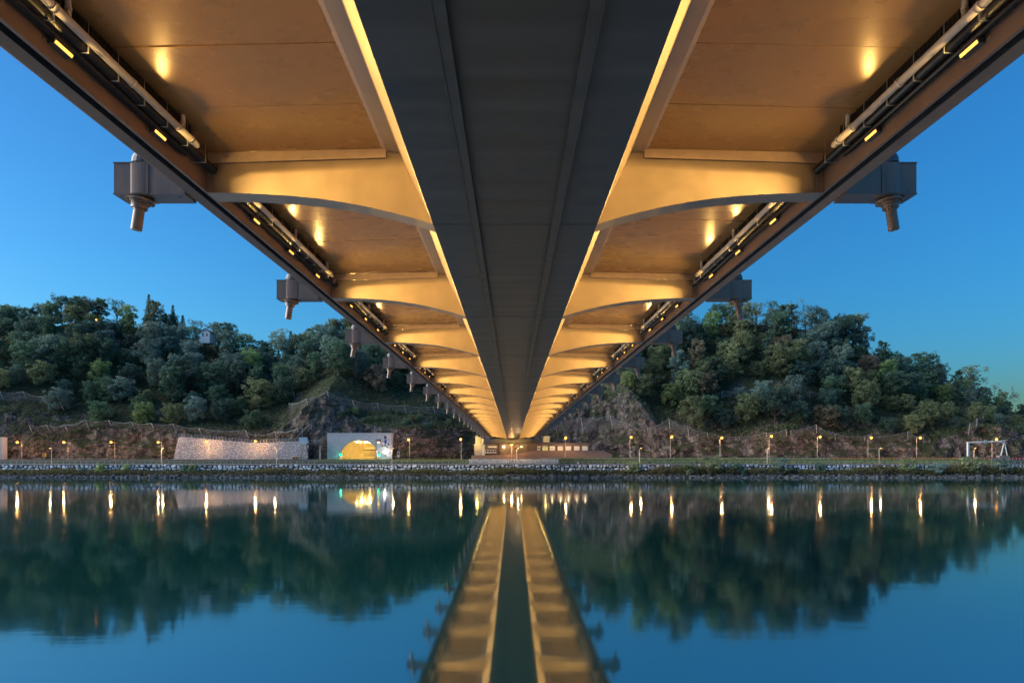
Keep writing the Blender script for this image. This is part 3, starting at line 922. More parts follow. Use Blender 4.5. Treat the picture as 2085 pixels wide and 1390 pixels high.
tag(put('wall_stones', tint_mesh('wall_stones', v, f, t, M_stone), wall), kind='stuff')

v, f, t = [], [], []
for i in range(4200):
    x = rs.uniform(-235, 235); y = rs.uniform(225.2, 229.8); s = rs.uniform(.22,.62)*(1.0 if y < 228.5 else .75)
    vs, fs = stone_mesh(rs.randint(0, 10**6), s*rs.uniform(.9,1.5), s, s*rs.uniform(.6,.9)); o = len(v)
    a = rs.uniform(-1,1); ca, sa = math.cos(a), math.sin(a); z = ground(x, y)
    v += [(x + p[0]*ca - p[1]*sa, y + p[0]*sa + p[1]*ca, z + p[2]) for p in vs]; f += [tuple(k+o for k in q) for q in fs]; t += [rs.random()]*len(fs)
tag(put('riprap_rubble', tint_mesh('riprap_rubble', v, f, t, M_riprap)), kind='stuff')

v, f, t = [], [], []
for i in range(20000):
    x = rs.uniform(-232, 232); n = mnoise.noise(Vector((x*.06, 1.7, 0)))
    y = rs.choice((rs.uniform(227.9, 230.6), rs.uniform(230.2, 232.0))); z = ground(x, y)
    right = sstep(40, 60, x)
    hgt = .7 + 1.7*max(0, n + .15) + right*2.3*max(0, .32 + mnoise.noise(Vector((x*.045, 8.7, 0))))
    if rs.random() > .62 + .5*n + .3*right: continue
    leaf_cloud(v, f, t, (x, y, z + .1 + rs.random()*hgt), 7, rs.uniform(.3,.6), .36, .5 + .35*n + rs.gauss(0,.15), rs, .3, .8)
tag(put('bank_weeds', tint_mesh('bank_weeds', v, f, t, leaf_mat('bank_leaf', (.075,.095,.035), (.24,.21,.085)))), kind='stuff')
v, f, t = [], [], []
for i in range(6500):
    x = rs.uniform(-72, 175); y = rs.uniform(244.2, 252.6)
    if x < -22 and y < 247: continue
    z = ground(x, y); hh = .35 + (.55 if x > 14 and y > 249.5 else 0)
    leaf_cloud(v, f, t, (x, y, z + rs.random()*hh), 7, .5, .34, .5 + .5*mnoise.noise(Vector((x*.05, y*.1, 0))) + rs.gauss(0,.1), rs, .6, .5)
tag(put('bank_grass', tint_mesh('bank_grass', v, f, t, M_grass)), kind='stuff')

for px, w_, col, key, lab in ((205,1.25,'yellow green','shrub0','round yellowish shrub on the bank below the second street lamp from left'),(165,1.0,'grey green','shrub1','grey green shrub left of the round yellowish one'),
        (257,1.15,'yellow green','shrub0','rounded golden shrub against the wall, below bare brown rock'),(375,1.0,'dark green','shrub0','dark shrub against the wall below the rubble wall'),
        (392,1.1,'yellow green','shrub0','golden shrub touching the dark one below the rubble wall'),(695,.9,'dark green','shrub0','dark shrub against the wall under the green signal'),
        (452,.8,'grey green','shrub1','low grey green shrub at the wall below the street lamp'),(1450,1.6,'olive','shrub0','tallest olive shrub on the right river bank'),
        (1400,1.2,'olive','shrub1','wide olive shrub left of the tallest one on the bank'),(1500,1.3,'dark green','shrub1','dark wide shrub right of the tallest olive one'),
        (1590,1.4,'grey green','shrub0','grey green shrub on the bank below the fourth right lamp'),(1345,1.1,'rusty brown','shrub1','brownish shrub on the bank right of the bridge'),
        (1290,1.0,'olive','shrub0','small olive shrub at the left end of the right bank thicket'),(1670,.9,'dark green','shrub0','dark shrub before the bright stones of right wall'),
        (1850,1.3,'olive','shrub0','olive shrub on the bank left of the sign gantry'),(1905,1.4,'grey green','shrub1','wide grey green shrub below the sign gantry'),
        (1975,1.5,'olive','shrub0','tall olive shrub on the bank under the gantry'),(2040,1.4,'grey green','shrub0','grey green shrub near the right end of the bank'),
        (1790,1.1,'rusty brown','shrub1','brownish low shrub on the bank below the sixth right lamp')):
    p = at(px, 958, 230.9); p.z = ground(p.x, p.y)
    if px > 1280: w_ = (w_*1.55, w_*1.35)
    plant(key, p, col, w_, lab, 'shrub', 'shrubs on the river bank')

# path railing
rail = thing('path_railing', 'thin steel railing with bars along the riverside path', 'railing', (0, 233.85, PATH_Z))
me_post = MB().box(-.035,.035,-.03,.03,0,1.12).mesh('post', M_steel)
for i in range(209): put('post', me_post, rail, (-208 + i*2.0, 0, 0))
MB().box(-209,209,-.03,.03,1.12,1.17).build('top_rail', M_steel, rail)
MB().box(-209,209,-.02,.02,.10,.14).build('bottom_rail', M_steel, rail)
mb = MB()
for i in range(1700):
    x = -208.9 + i*.246
    mb.add([(x-.012,0,.14),(x+.012,0,.14),(x+.012,0,1.12),(x-.012,0,1.12)], [(0,1,2,3)])
tag(mb.build('balusters', M_steel, rail), kind='stuff')

# ------------------------------------------------------------------ lamps along the road
me_lp_post = MB().tube([(0,0,0),(0,0,8.35),(0,-.25,8.62),(0,-.6,8.7),(0,-2.2,8.72)], .10, 8, 0, .05).tube([(0,0,0),(0,0,.9)], .14, 8).mesh('post', M_pole, True)
me_lp_head = MB().box(-.17,.17,-2.95,-2.15,8.68,8.80).mesh('lamp_head', M_pole)
def ball(c, r, n=8):
    return MB().lathe([(r*math.sin(math.pi*i/6)+1e-3, c[2]-r*math.cos(math.pi*i/6)) for i in range(7)], Matrix.Translation((c[0],c[1],0)), n)
me_lp_bulb = ball((0,-2.6,8.56), .48).mesh('bulb', M_lamp, True)
for px, py, lab in ((35,900,'street lamp nearest the left end of the far road'),(130,900,'street lamp just right of the small yellow cabinet'),(226,900,'street lamp in front of bare brown rock, left of the rubble wall'),
        (322,900,'street lamp beside the left edge of the rubble wall'),(420,899,'street lamp shining before the high end of the rubble wall'),(520,898,'street lamp at the dip of the rubble wall top'),
        (832,895,'street lamp just right of the tunnel portal'),(938,894,'street lamp left of the yellow lit bridge anchorage'),(1042,905,'street lamp centred in front of the station under the bridge'),
        (1152,891,'street lamp above the row of bright station doors'),(1285,890,'street lamp right of the brown ramp wall'),(1368,889,'second street lamp right of the brown ramp wall'),
        (1470,891,'third street lamp right of the brown ramp wall'),(1571,888,'fourth street lamp right of the brown ramp wall'),(1670,889,'fifth street lamp right of the brown ramp wall'),
        (1774,891,'sixth street lamp right of the brown ramp wall'),(1874,891,'street lamp before the gantry, last one left of it'),(2029,894,'street lamp standing by the white sign gantry')):
    p = at(px, py, 278.3)
    o = thing('street_lamp', lab, 'street lamp', (p.x, 280.9, ROAD_Z), 0, 'street lamps along the far road')
    o.scale = (1, 1, (p.z - ROAD_Z)/8.56)
    put('post', me_lp_post, o); put('lamp_head', me_lp_head, o); put('bulb', me_lp_bulb, o)
    light('POINT', 'lamp_light', o, (0,-2.6,8.2), 1000, (1.0,.47,.16), .30)
me_pl_post = MB().tube([(0,0,0),(0,0,5.2),(.12,0,5.5),(.5,0,5.62)], .07, 8, 0, .04).mesh('post', M_pole, True)
me_pl_head = MB().box(.25,.75,-.10,.10,5.60,5.68).mesh('lamp_head', M_pole)
me_pl_bulb = MB().box(.30,.72,-.09,.09,5.52,5.598).mesh('bulb', M_lamp_s)
for px, flip, lab in ((105,1,'short path lamp beside the small yellow cabinet'),(329,0,'short path lamp left of the rubble wall'),(563,1,'short path lamp in front of the rubble wall'),(798,0,'short path lamp at the right edge of the tunnel portal'),
        (1052,0,'short path lamp in front of the painted low wall'),(1302,0,'short path lamp right of the brown ramp wall'),(1562,0,'short path lamp beside the fourth right street lamp'),
        (1790,0,'short path lamp between the last street lamps left of the gantry'),(1983,0,'short path lamp under the left leg of the gantry')):
    p = at(px, 940, 239)
    o = thing('path_lamp', lab, 'street lamp', (p.x, 239, PATH_Z), math.pi if flip else 0, 'short lamps along the riverside path')
    put('post', me_pl_post, o); put('lamp_head', me_pl_head, o); put('bulb', me_pl_bulb, o)
    light('POINT', 'lamp_light', o, (.5,0,5.3), 130, (1.0,.62,.28), .15)

# ------------------------------------------------------------------ rockfall nets
def net_material():
    m = bpy.data.materials.new('wire_net'); m.use_nodes = True
    N, L = m.node_tree.nodes, m.node_tree.links
    b = N['Principled BSDF']; b.inputs['Base Color'].default_value = (.26,.28,.29,1); b.inputs['Roughness'].default_value = .5
    tr = N.new('ShaderNodeBsdfTransparent'); ms = N.new('ShaderNodeMixShader')
    tc = N.new('ShaderNodeTexCoord')
    fac = None
    for rot in (.785, -.785):
        mp = N.new('ShaderNodeMapping'); mp.inputs['Rotation'].default_value = (0, rot, 0); L.new(tc.outputs['Object'], mp.inputs['Vector'])
        wv = N.new('ShaderNodeTexWave'); wv.inputs['Scale'].default_value = .55; wv.inputs['Distortion'].default_value = .4; L.new(mp.outputs[0], wv.inputs['Vector'])
        mr = N.new('ShaderNodeMapRange'); mr.inputs['From Min'].default_value = .72; mr.inputs['From Max'].default_value = .95; L.new(wv.outputs['Fac'], mr.inputs['Value'])
        if fac is None: fac = mr.outputs[0]
        else:
            mx = N.new('ShaderNodeMath'); mx.operation = 'MAXIMUM'; L.new(fac, mx.inputs[0]); L.new(mr.outputs[0], mx.inputs[1]); fac = mx.outputs[0]
    ml = N.new('ShaderNodeMath'); ml.operation = 'MULTIPLY_ADD'; ml.inputs[1].default_value = .40; ml.inputs[2].default_value = .06; L.new(fac, ml.inputs[0])
    L.new(ml.outputs[0], ms.inputs[0]); L.new(tr.outputs[0], ms.inputs[1]); L.new(b.outputs[0], ms.inputs[2])
    L.new(ms.outputs[0], N['Material Output'].inputs['Surface'])
    return m
M_net = net_material()
def rock_net(pts, label, lean=2.0, drop=15.0, sag=.22, posts=True, d=None):
    """pts: pixel positions of the post tops; drop: pixel length of the posts"""
    base, tops = [], []
    for q in pts:
        px, py = q[:2]; dr = q[2] if len(q) > 2 else drop
        b = hit(px + lean, py + dr)
        b.y -= .3; b = at(px + lean, py + dr, b.y)
        t_ = at(px, py, b.y - 1.2)
        base.append(b); tops.append(t_)
    o = thing('rockfall_net', label, 'net', base[0])
    off = base[0]
    if posts:
        for b, t_ in zip(base, tops): MB().tube([b - off - (t_-b)*.15, t_ - off], .16, 6).build('post', M_steel, o)
    v, f = [], []
    n = 6
    cab = []
    for i in range(len(pts)-1):
        for k in range(n + (i == len(pts)-2)):
            u = k/n; s = 4*u*(1-u)
            tt = tops[i].lerp(tops[i+1], u) - Vector((0,0,sag*s*3.5)); bb = base[i].lerp(base[i+1], u)
            cab.append(tt - off)
            for j in range(4): v.append(tuple(tt.lerp(bb, j/3) - off + Vector((0, .25*math.sin(u*9+j), 0))))
    for i in range(len(v)//4 - 1):
        for j in range(3): f.append((i*4+j, (i+1)*4+j, (i+1)*4+j+1, i*4+j+1))
    MB().add(v, f).build('net', M_net, o)
    MB().tube(cab, .05, 5).build('top_cable', M_steel, o)
    return o
rock_net([(-40,800),(0,797),(47,797),(90,808),(123,820)], 'rockfall net with leaning posts on top of the left cliff', 7, 15)
rock_net([(59,865),(95,865),(132,865),(174,855),(221,855),(268,859),(308,861),(352,862),(405,871),(500,876)], 'long low rockfall net running left of and above the rubble wall', 6, 14)
rock_net([(500,876,10),(520,884,8),(560,879,10),(606,872,12)], 'short rockfall net above the dip of the rubble wall', 2, 10)
rock_net([(588,821),(624,812),(666,796),(718,814),(768,820),(823,825),(882,827),(940,832)], 'peaked rockfall net on the outcrop above the tunnel portal', 4, 16)
rock_net([(1130,858,22),(1183,850,28),(1243,846,28),(1275,860,16),(1312,875,10)], 'rockfall net hung low on the grey cliff above the station', 4, 26)
rock_net([(1318,872,12),(1362,852,24),(1400,868,16),(1440,880,12),(1505,889,10),(1560,880,14),(1600,874,16)], 'long rockfall net draped over brown rock right of the cliff', 2, 14)
rock_net([(1610,876,14),(1662,864,20),(1700,882,12),(1760,888,10),(1848,879,16),(1880,890,10)], 'rockfall net peaking behind the fifth right street lamp', 1, 14)
rock_net([(1470,796,14),(1554,790,20),(1594,792,15),(1650,797,12),(1698,797,14)], 'bluish rockfall net high on the wooded right slope', -1, 15)
rock_net([(1975,862,22),(1990,852,20),(2004,843,16)], 'steep short rockfall net above the sign gantry', -3, 18)

# ------------------------------------------------------------------ rubble wall with its railing
GB = [(352,934),(363,888),(420,892.5),(470,897),(510,900.5),(530,900.5),(570,899),(612,897),(626,897),(626,934)]
gab = thing('rubble_wall', 'tall sloping gabion wall of pale rubble with a dipping top edge', 'wall', (0, 281.5, ROAD_Z))
def gtop(x): return HC + (H0 - table(GB[1:-1], CX + x*F/283.5))*283.5/F - ROAD_Z
gx0, gx1 = (354-CX)*282/F, (626-CX)*282/F
v, f = [], []
nx = 60
for i in range(nx+1):
    u = i/nx; x = lerp(gx0, gx1, u); xt = lerp((363-CX)*283.5/F, gx1, u); h = gtop(xt)
    v += [(x, .55, 0), (xt, .55 + .26*h, h), (xt, .9 + .26*h + 3, h)]
for i in range(nx):
    for j in range(2): f.append((i*3+j, (i+1)*3+j, (i+1)*3+j+1, i*3+j+1))
f.append((0,1,2))
MB().add(v, f).build('backing', M_concdark, gab)
v, f, t = [], [], []
rg = random.Random(77); z = .2
while z < 9.6:
    x = gx0
    while x < gx1:
        u = (x-gx0)/(gx1-gx0); xt = lerp((363-CX)*283.5/F, gx1, u); h = gtop(xt)
        s = rg.uniform(.20,.34)
        if z < h - .1:
            xx = lerp(x, xt, z/h)
            vs, fs = stone_mesh(rg.randint(0,10**6), s, .22, s*.85); o_ = len(v); zz = z + rg.uniform(-.12,.12)
            v += [(xx+p[0], .5 + .26*zz + p[1], zz+p[2]) for p in vs]; f += [tuple(k+o_ for k in q) for q in fs]; t += [rg.random()]*len(fs)
        x += s*1.95
    z += .46
tag(put('rubble_stones', tint_mesh('rubble_stones', v, f, t, M_gabion), gab), kind='stuff')
rl = thing('wall_railing', 'post and rail fence along the top of the rubble wall', 'railing', (0, 284.6, ROAD_Z))
pts = []
for i in range(41):
    px = 364 + i*6.4; x = (px-CX)*284.6/F
    pts.append((x, 0, gtop(x*283.5/284.6)))
me_p2 = MB().box(-.06,.06,-.05,.05,-.5,1.25).mesh('post', M_steel)
for q in pts: put('post', me_p2, rl, q)
for h in (.62, 1.2): MB().tube([(x,y,z+h) for x,y,z in pts], .045, 5).build('rail', M_steel, rl)

# platform with the pale board beside the rubble wall
def pbox(mb, px0, px1, py0, py1, y0, y1, ref=None, mi=0):
    r_ = ref or y0
    a, b = at(px0, py1, r_), at(px1, py0, r_)
    return mb.box(a.x, b.x, y0, y1, a.z, b.z, mi)
pf = thing('platform', 'steel platform on legs beside the tunnel portal', 'platform')
pbox(MB(), 624,655,902.5,905,279.5,282.5).build('deck', M_steeldark, pf)
pbox(MB(), 649.5,652.5,905,934,280.4,281.0).build('leg', mat('warm_concrete', (.42,.36,.33), .8), pf)
MB().tube([at(624,904,281), at(629,934,281)], .18, 6).build('leg', M_steeldark, pf)
MB().tube([at(619,904,281), at(613,934,281)], .14, 6).build('leg', M_steeldark, pf)
mb = MB()
for i in range(8):
    a = at(627 + i*3.8, 902.5, 280.2); mb.box(a.x-.03,a.x+.03,280.15,280.25,a.z,a.z+1.4)
a, b = at(627,896,280.2), at(654,896,280.2); mb.box(a.x,b.x,280.16,280.24,a.z-.03,a.z+.05)
mb.build('guard_rail', M_steel, pf)
bd = thing('sign_board', 'plain pale blue board mounted at the left end of the platform', 'sign')
pbox(MB(), 609,626,890,901.5,279.2,279.5).build('panel', M_sign_back, bd)
MB().tube([at(616,890,279.6), at(616,870,279.6)], .06, 5).build('mast', M_steel, bd)
pbox(MB(), 608.5,626.5,889.6,890.2,279.1,279.6,279.2).build('frame', M_steel, bd)

# ------------------------------------------------------------------ tunnel portal
s_ = 282.6
portal = thing('tunnel_portal', 'pale concrete tunnel portal with a wide arch glowing yellow inside', 'tunnel portal', (0,0,0))
xl, xr, zt = at(666,0,s_).x, at(797,0,s_).x, at(0,882,s_).z
xc_, hw, ah = at(731.8,0,s_).x, 41*s_/F, at(0,896,s_).z - ROAD_Z
NA = 28
arch = [(xc_ - hw*math.cos(math.pi*i/NA), ROAD_Z - .1 + (ah+.1)*math.sin(math.pi*i/NA)**.92) for i in range(NA+1)]
def portal_mat():
    m = mat('portal_cladding', (.62,.63,.65), .8, 0, .3, var=.08, scale=.7)
    N, L = m.node_tree.nodes, m.node_tree.links
    b = N['Principled BSDF']; tc = N.new('ShaderNodeTexCoord')
    br = N.new('ShaderNodeTexBrick'); br.inputs['Scale'].default_value = 1.0; br.inputs['Brick Width'].default_value = 3.2; br.inputs['Row Height'].default_value = .66
    br.inputs['Mortar Size'].default_value = .035; br.inputs['Color1'].default_value = (1,1,1,1); br.inputs['Color2'].default_value = (.9,.9,.9,1); br.inputs['Mortar'].default_value = (0,0,0,1)
    sx = N.new('ShaderNodeSeparateXYZ'); cx = N.new('ShaderNodeCombineXYZ'); L.new(tc.outputs['Object'], sx.inputs[0]); L.new(sx.outputs['X'], cx.inputs['X']); L.new(sx.outputs['Z'], cx.inputs['Y'])
    L.new(cx.outputs[0], br.inputs['Vector'])
    old = b.inputs['Base Color'].links[0].from_socket
    mx = N.new('ShaderNodeMix'); mx.data_type = 'RGBA'; mx.blend_type = 'MULTIPLY'; mx.inputs['Factor'].default_value = .5
    L.new(old, mx.inputs['A']); L.new(br.outputs['Color'], mx.inputs['B']); L.new(mx.outputs['Result'], b.inputs['Base Color'])
    bp = N.new('ShaderNodeBump'); bp.inputs['Strength'].default_value = 1; bp.inputs['Distance'].default_value = .08
    L.new(br.outputs['Fac'], bp.inputs['Height']); bp.invert = True; L.new(bp.outputs[0], b.inputs['Normal'])
    return m
mb = MB()
for (x0, z0), (x1, z1) in zip(arch, arch[1:]):
    vs = [(x0,s_,z0),(x1,s_,z1),(x1,s_,zt),(x0,s_,zt),(x0,s_+6,z0),(x1,s_+6,z1),(x1,s_+6,zt),(x0,s_+6,zt)]
    mb.add(vs, [(0,1,2,3),(7,6,5,4),(3,2,6,7),(0,4,5,1)])
mb.box(xl, arch[0][0], s_, s_+6, ROAD_Z-.2, zt).box(arch[-1][0], xr, s_, s_+6, ROAD_Z-.2, zt)
mb.build('front_wall', portal_mat(), portal)
MB().box(xl-.1, xr+.1, s_-.12, s_+6.1, zt, zt+.22).build('coping', M_conc, portal)
mb = MB(); prev = None; vs, fs = [], []
for i, (x, z) in enumerate(arch):
    dx, dz = x - xc_, z - ROAD_Z
    o_ = 1 + .5/math.hypot(dx, dz)
    vs += [(x, s_-.10, z), (xc_+dx*o_, s_-.10, ROAD_Z+dz*o_), (xc_+dx*o_, s_, ROAD_Z+dz*o_), (x, s_, z)]
for i in range(NA):
    for j in range(4): fs.append((i*4+j, i*4+(j+1)%4, (i+1)*4+(j+1)%4, (i+1)*4+j))
MB().add(vs, fs).build('arch_ring', M_conc, portal)
M_tw = mat('tunnel_lining', (.55,.48,.33), .6, 0, .4, var=.15, scale=.5)
vs, fs = [], []; NS = 22
for k in range(NS+1):
    y = s_ + 6 + k*4.0 - (6 if k == 0 else 0); sh = .0052*max(0, k*4.0)**2
    vs += [(x + sh, y, z) for x, z in arch]
for k in range(NS):
    for i in range(NA): fs.append((k*(NA+1)+i, (k+1)*(NA+1)+i, (k+1)*(NA+1)+i+1, k*(NA+1)+i+1))
MB().add(vs, fs).build('tunnel_lining', M_tw, portal)
vs, fs = [], []
for k in range(NS+1):
    y = s_ - 3 + k*4.4; sh = .0052*max(0, k*4.0-4)**2
    vs += [(xc_-hw+sh, y, ROAD_Z+.02), (xc_+hw+sh, y, ROAD_Z+.02)]
for k in range(NS): fs.append((k*2, k*2+1, k*2+3, k*2+2))
MB().add(vs, fs).build('carriageway', M_path, portal)
for k in range(10):
    y = s_ + 5 + k*6.0; sh = .0052*max(0, k*6.0)**2
    for dx in (-2.2, 2.2):
        o_ = put('ceiling_lamp', None, portal); o_.name = 'ceiling_lamp'
        MB().box(xc_+dx+sh-.25, xc_+dx+sh+.25, y, y+.9, ROAD_Z+ah-.75, ROAD_Z+ah-.62).build('lamp', M_tunnel_l, portal)
        bpy.data.objects.remove(o_)
    if k % 2 == 0: light('POINT', 'tunnel_light', portal, (xc_+sh, y, ROAD_Z+ah-1.6), 120, (1.0,.58,.12), .4)
pbox(MB(), 740,764,911,929,s_+13,s_+13.5).build('niche_wall', mat('niche_panel', (.5,.40,.22), .5), portal)
pbox(MB(), 740,764,915,916.4,s_+12.9,s_+13).build('niche_band', M_steeldark, portal)

# signals, signs and barriers at the portal
def signal(px, py, label, power):
    o = thing('traffic_signal', label, 'traffic light', (0,0,0))
    a = at(px, py, 281.5)
    MB().box(a.x-.30,a.x+.30,281.45,281.75,a.z-.55,a.z+1.0).build('housing', M_black, o)
    ball((a.x,281.35,a.z), .40).build('green_lamp', M_green_l, o, True)
    MB().tube([(a.x,281.6,ROAD_Z),(a.x,281.6,a.z-.5)], .07, 6).build('post', M_pole, o)
    light('POINT', 'signal_glow', o, (a.x,280.9,a.z), power, (.05,1.0,.5), .2)
signal(694,925.5,'bright green traffic light at the left foot of the tunnel arch', 14)
signal(771,926,'smaller green traffic light at the right foot of the tunnel arch', 5)
gs = thing('sign_mast', 'steel mast with arm carrying signs in front of the portal right side', 'sign mast', (0,0,0))
yy = 276.0
pbox(MB(), 764.3,767.2,892,935,yy,yy+.5).build('mast', M_steel, gs)
MB().tube([at(762.5,892,yy+.2), at(762.5,865,yy+.2)], .05, 5).build('antenna', M_steel, gs)
pbox(MB(), 765,795,893,894.2,yy-.2,yy+.1).build('arm', M_steel, gs)
pbox(MB(), 767,776,893.8,898.6,yy-.3,yy).build('control_box', M_concdark, gs)
pbox(MB(), 782.3,786.8,886.8,893,yy-.4,yy-.25).build('dark_sign', M_steeldark, gs)
pbox(MB(), 782.8,787.2,895,902.8,yy-.4,yy-.25).build('blue_sign', M_blue, gs)
pbox(MB(), 777,781.4,894.5,903.8,yy-.4,yy-.25).build('white_sign', M_white, gs)
pbox(MB(), 777.5,781,897,899,yy-.42,yy-.401).build('red_marking', M_red, gs)
for px, py in ((778.5,907),(784.2,906.6),(791,904),(788,909.3)):
    a = at(px, py, yy-.3); ball((a.x, yy-.3, a.z), .38).build('signal_lamp', M_black, gs, True)
pbox(MB(), 768.8,772.4,899.3,901,yy-.35,yy-.2).build('warning_lamp', M_lamp_s, gs)
wk = thing('work_light', 'dazzling white work light beside the tunnel arch', 'work light', (0,0,0))
a = at(783.5,919.5,281); ball((a.x,281,a.z), .42).build('lamp', M_work, wk, True)
MB().tube([(a.x,281.3,ROAD_Z),(a.x,281.3,a.z)], .06, 6).build('stand', M_steel, wk)
light('POINT', 'work_glow', wk, (a.x,280.2,a.z), 9, (1,.97,.92), .3)
br = thing('road_barrier', 'orange and white road barrier in front of the portal right side', 'barrier', (0,0,0))
for i in range(5): pbox(MB(), 779.5+i*1.7,781.2+i*1.7,926,928.5,279.5,279.7).build('plank', M_red if i % 2 else M_white, br)
pbox(MB(), 780,780.6,925.5,933,279.55,279.65).build('leg', M_white, br); pbox(MB(), 786.8,787.4,925.5,933,279.55,279.65).build('leg', M_white, br)
ws = thing('warning_sign', 'white board with two round black symbols right of the portal', 'sign', (0,0,0))
pbox(MB(), 808.8,813.2,918.5,930,280,280.15).build('board', M_white, ws)
for py in (921,924.5):
    a = at(811, py, 279.95); MB().lathe([(.32,0),(.32,.04)], Matrix.Translation((a.x,279.97,a.z)) @ Matrix.Rotation(R(90),4,'X'), 14).build('symbol', M_black, ws)
MB().tube([at(811,930,280.1), at(811,935,280.1)], .05, 6).build('post', M_steel, ws)
cb = thing('road_cabinet', 'small yellow cabinet by the road between the first lamps on the left', 'cabinet', (0,0,0))
pbox(MB(), 86,91.5,921.5,930,277,277.8).build('box', mat('yellow_cabinet', (.62,.34,.06), .5), cb)
pbox(MB(), 88,90,930,935,277.2,277.6).build('plinth', M_concdark, cb)
pe = thing('concrete_pier', 'pale concrete wall end at the left edge of the road', 'pier', (0,0,0))
pbox(MB(), -60,4,890,935,280.5,283.5).build('wall', M_conc, pe)
pbox(MB(), -60,4.4,889.3,890,280.4,283.6,280.5).build('coping', M_conc, pe)
ct = thing('work_truck', 'small yellow work vehicle parked at the foot of the rubble wall', 'vehicle', (0,0,0))
yel = mat('machine_yellow', (.60,.33,.04), .4)
pbox(MB(), 596,606,929.2,932.6,279.2,280.9).build('body', yel, ct); pbox(MB(), 596.5,600,926.4,929.2,279.3,280.8).build('cab', M_white, ct)
for px in (598.2,603.6):
    a = at(px, 933, 279.15); MB().lathe([(.38,-.12),(.38,.12)], Matrix.Translation((a.x,279.15,ROAD_Z+.38)) @ Matrix.Rotation(R(90),4,'X'), 12).build('wheel', M_black, ct)

# ------------------------------------------------------------------ station under the bridge end
M_brown = mat('station_cladding', (.115,.088,.075), .6, 0, .4, var=.12, scale=.8)
M_ramp = mat('ramp_concrete', (.30,.215,.165), .8, 0, .3, var=.10, scale=.5)
M_lit = emit_mat('lit_window', (1.0,.74,.36), .14)
M_litw = mat('lit_door', (.72,.66,.55), .5, emit=(1.0,.80,.52), estr=.018)
M_glassd = mat('dark_glass', (.02,.025,.03), .08)
y0 = 284.0
st = thing('station_building', 'low dark brown station building under the far end of the bridge', 'building', (0,0,0))
pbox(MB(), 988,1108,902,935,y0,y0+7).build('wall', M_brown, st)
pbox(MB(), 987,1110,901.2,902,y0-.2,y0+7.1,y0).build('roof', M_steeldark, st)
pbox(MB(), 1108.2,1200.5,901.6,935,y0+.4,y0+7).build('wing_wall', M_brown, st)
pbox(MB(), 1107,1202,900.6,901.4,y0+.2,y0+7.1,y0+.4).build('wing_roof', M_steeldark, st)
for x0, x1 in ((1119,1130),(1135.6,1146.4),(1151.8,1163),(1168.8,1180),(1185.2,1196.6)):
    d_ = pbox(MB(), x0,x1,908,917,y0+.33,y0+.40).build('door', M_litw, st)
    mb = MB()
    for i in range(1,4):
        py = 908 + i*2.25; pbox(mb, x0,x1,py-.12,py+.12,y0+.30,y0+.33)
    mb.build('door_rib', M_steel, d_)
wn_ = pbox(MB(), 1104.5,1115.5,908,917,y0-.06,y0-.01).build('window', emit_mat('yellow_window', (1.0,.74,.24), .12), st)
pbox(MB(), 1109.6,1110.4,908,917,y0-.09,y0-.06).build('mullion', M_steeldark, wn_); pbox(MB(), 1104.5,1115.5,910.2,910.9,y0-.09,y0-.06).build('transom', M_steeldark, wn_)
dr = pbox(MB(), 1094,1100.5,908,917,y0-.08,y0-.01).build('entrance_door', M_conc, st)
pbox(MB(), 1095.5,1098.5,911,913.5,y0-.10,y0-.08).build('pane', M_glassd, dr)
pbox(MB(), 993.5,1011.5,908,910.8,y0-.08,y0-.01).build('window', M_lit, st)
for i in range(4):
    wd_ = pbox(MB(), 988+i*5.6,993+i*5.6,915.4,920.4,y0-.09,y0-.01).build('window', M_white, st)
    pbox(MB(), 988.6+i*5.6,992.4+i*5.6,916,919.9,y0-.12,y0-.09).build('pane', M_glassd, wd_)
pbox(MB(), 1015,1016.4,903,926,y0-.2,y0-.01).build('drain_pipe', M_black, st)
for i in range(4):
    g_ = pbox(MB(), 1017.5+i*14.6,1031.3+i*14.6,904.5,925,y0-.07,y0-.01).build('garage_door', mat('garage_door_brown', (.135,.10,.08), .55, var=.1, scale=2), st) if i == 0 else put('garage_door', g_.data, st, (14.6*i*y0/F*1.0,0,0))
pbox(MB(), 977,1011,920.8,922.4,y0-1.6,y0-.01,y0-1.6).build('canopy', M_conc, st)
for px, e in ((1026.5,1.0),(1062,.35)):
    a = at(px, 909, y0-.3)
    wl_ = MB().box(a.x-.55,a.x+.25,y0-.35,y0-.01,a.z-.13,a.z+.13).build('wall_lamp', emit_mat('wall_lamp_glow', (1.0,.80,.35), 4*e), st)
    light('POINT', 'wall_lamp_light', wl_, (a.x,y0-1.0,a.z), 45*e, (1,.78,.36), .2)
for px in (1110,1124,1141,1157,1174,1191):
    a = at(px, 907, y0); light('POINT', 'door_light', st, (a.x, y0-1.3, a.z+.1), 8, (1,.76,.42), .2)
cl = thing('steel_column', 'round pale column at the left corner of the station', 'column', (0,0,0))
a = at(984.3,0,y0-1); MB().tube([(a.x,y0-1,ROAD_Z),(a.x,y0-1,at(0,905,y0-1).z)], .36, 12).build('shaft', M_white, cl, True)
MB().tube([(a.x,y0-1,at(0,905,y0-1).z),(a.x,y0-1,at(0,903.4,y0-1).z)], .5, 12).build('collar', M_blue, cl)
rw = thing('ramp_wall', 'smooth brown ramp wall rising in front of the station', 'wall', (0,0,0))
yr = 281.8
pr = [(960,926.5),(1046,925),(1093,917.4),(1230,917.4),(1246,925),(1246,936),(960,936)]
pp = [at(a,b,yr) for a, b in pr]
MB().prism([(q.x,q.z) for q in pp][::-1], yr, yr+.6).build('wall', M_ramp, rw)
MB().prism([(q.x,q.z+.02) for q in pp[1:4]] + [(q.x,q.z+.16) for q in pp[1:4]][::-1], yr-.06, yr+.66).build('coping', M_ramp, rw)
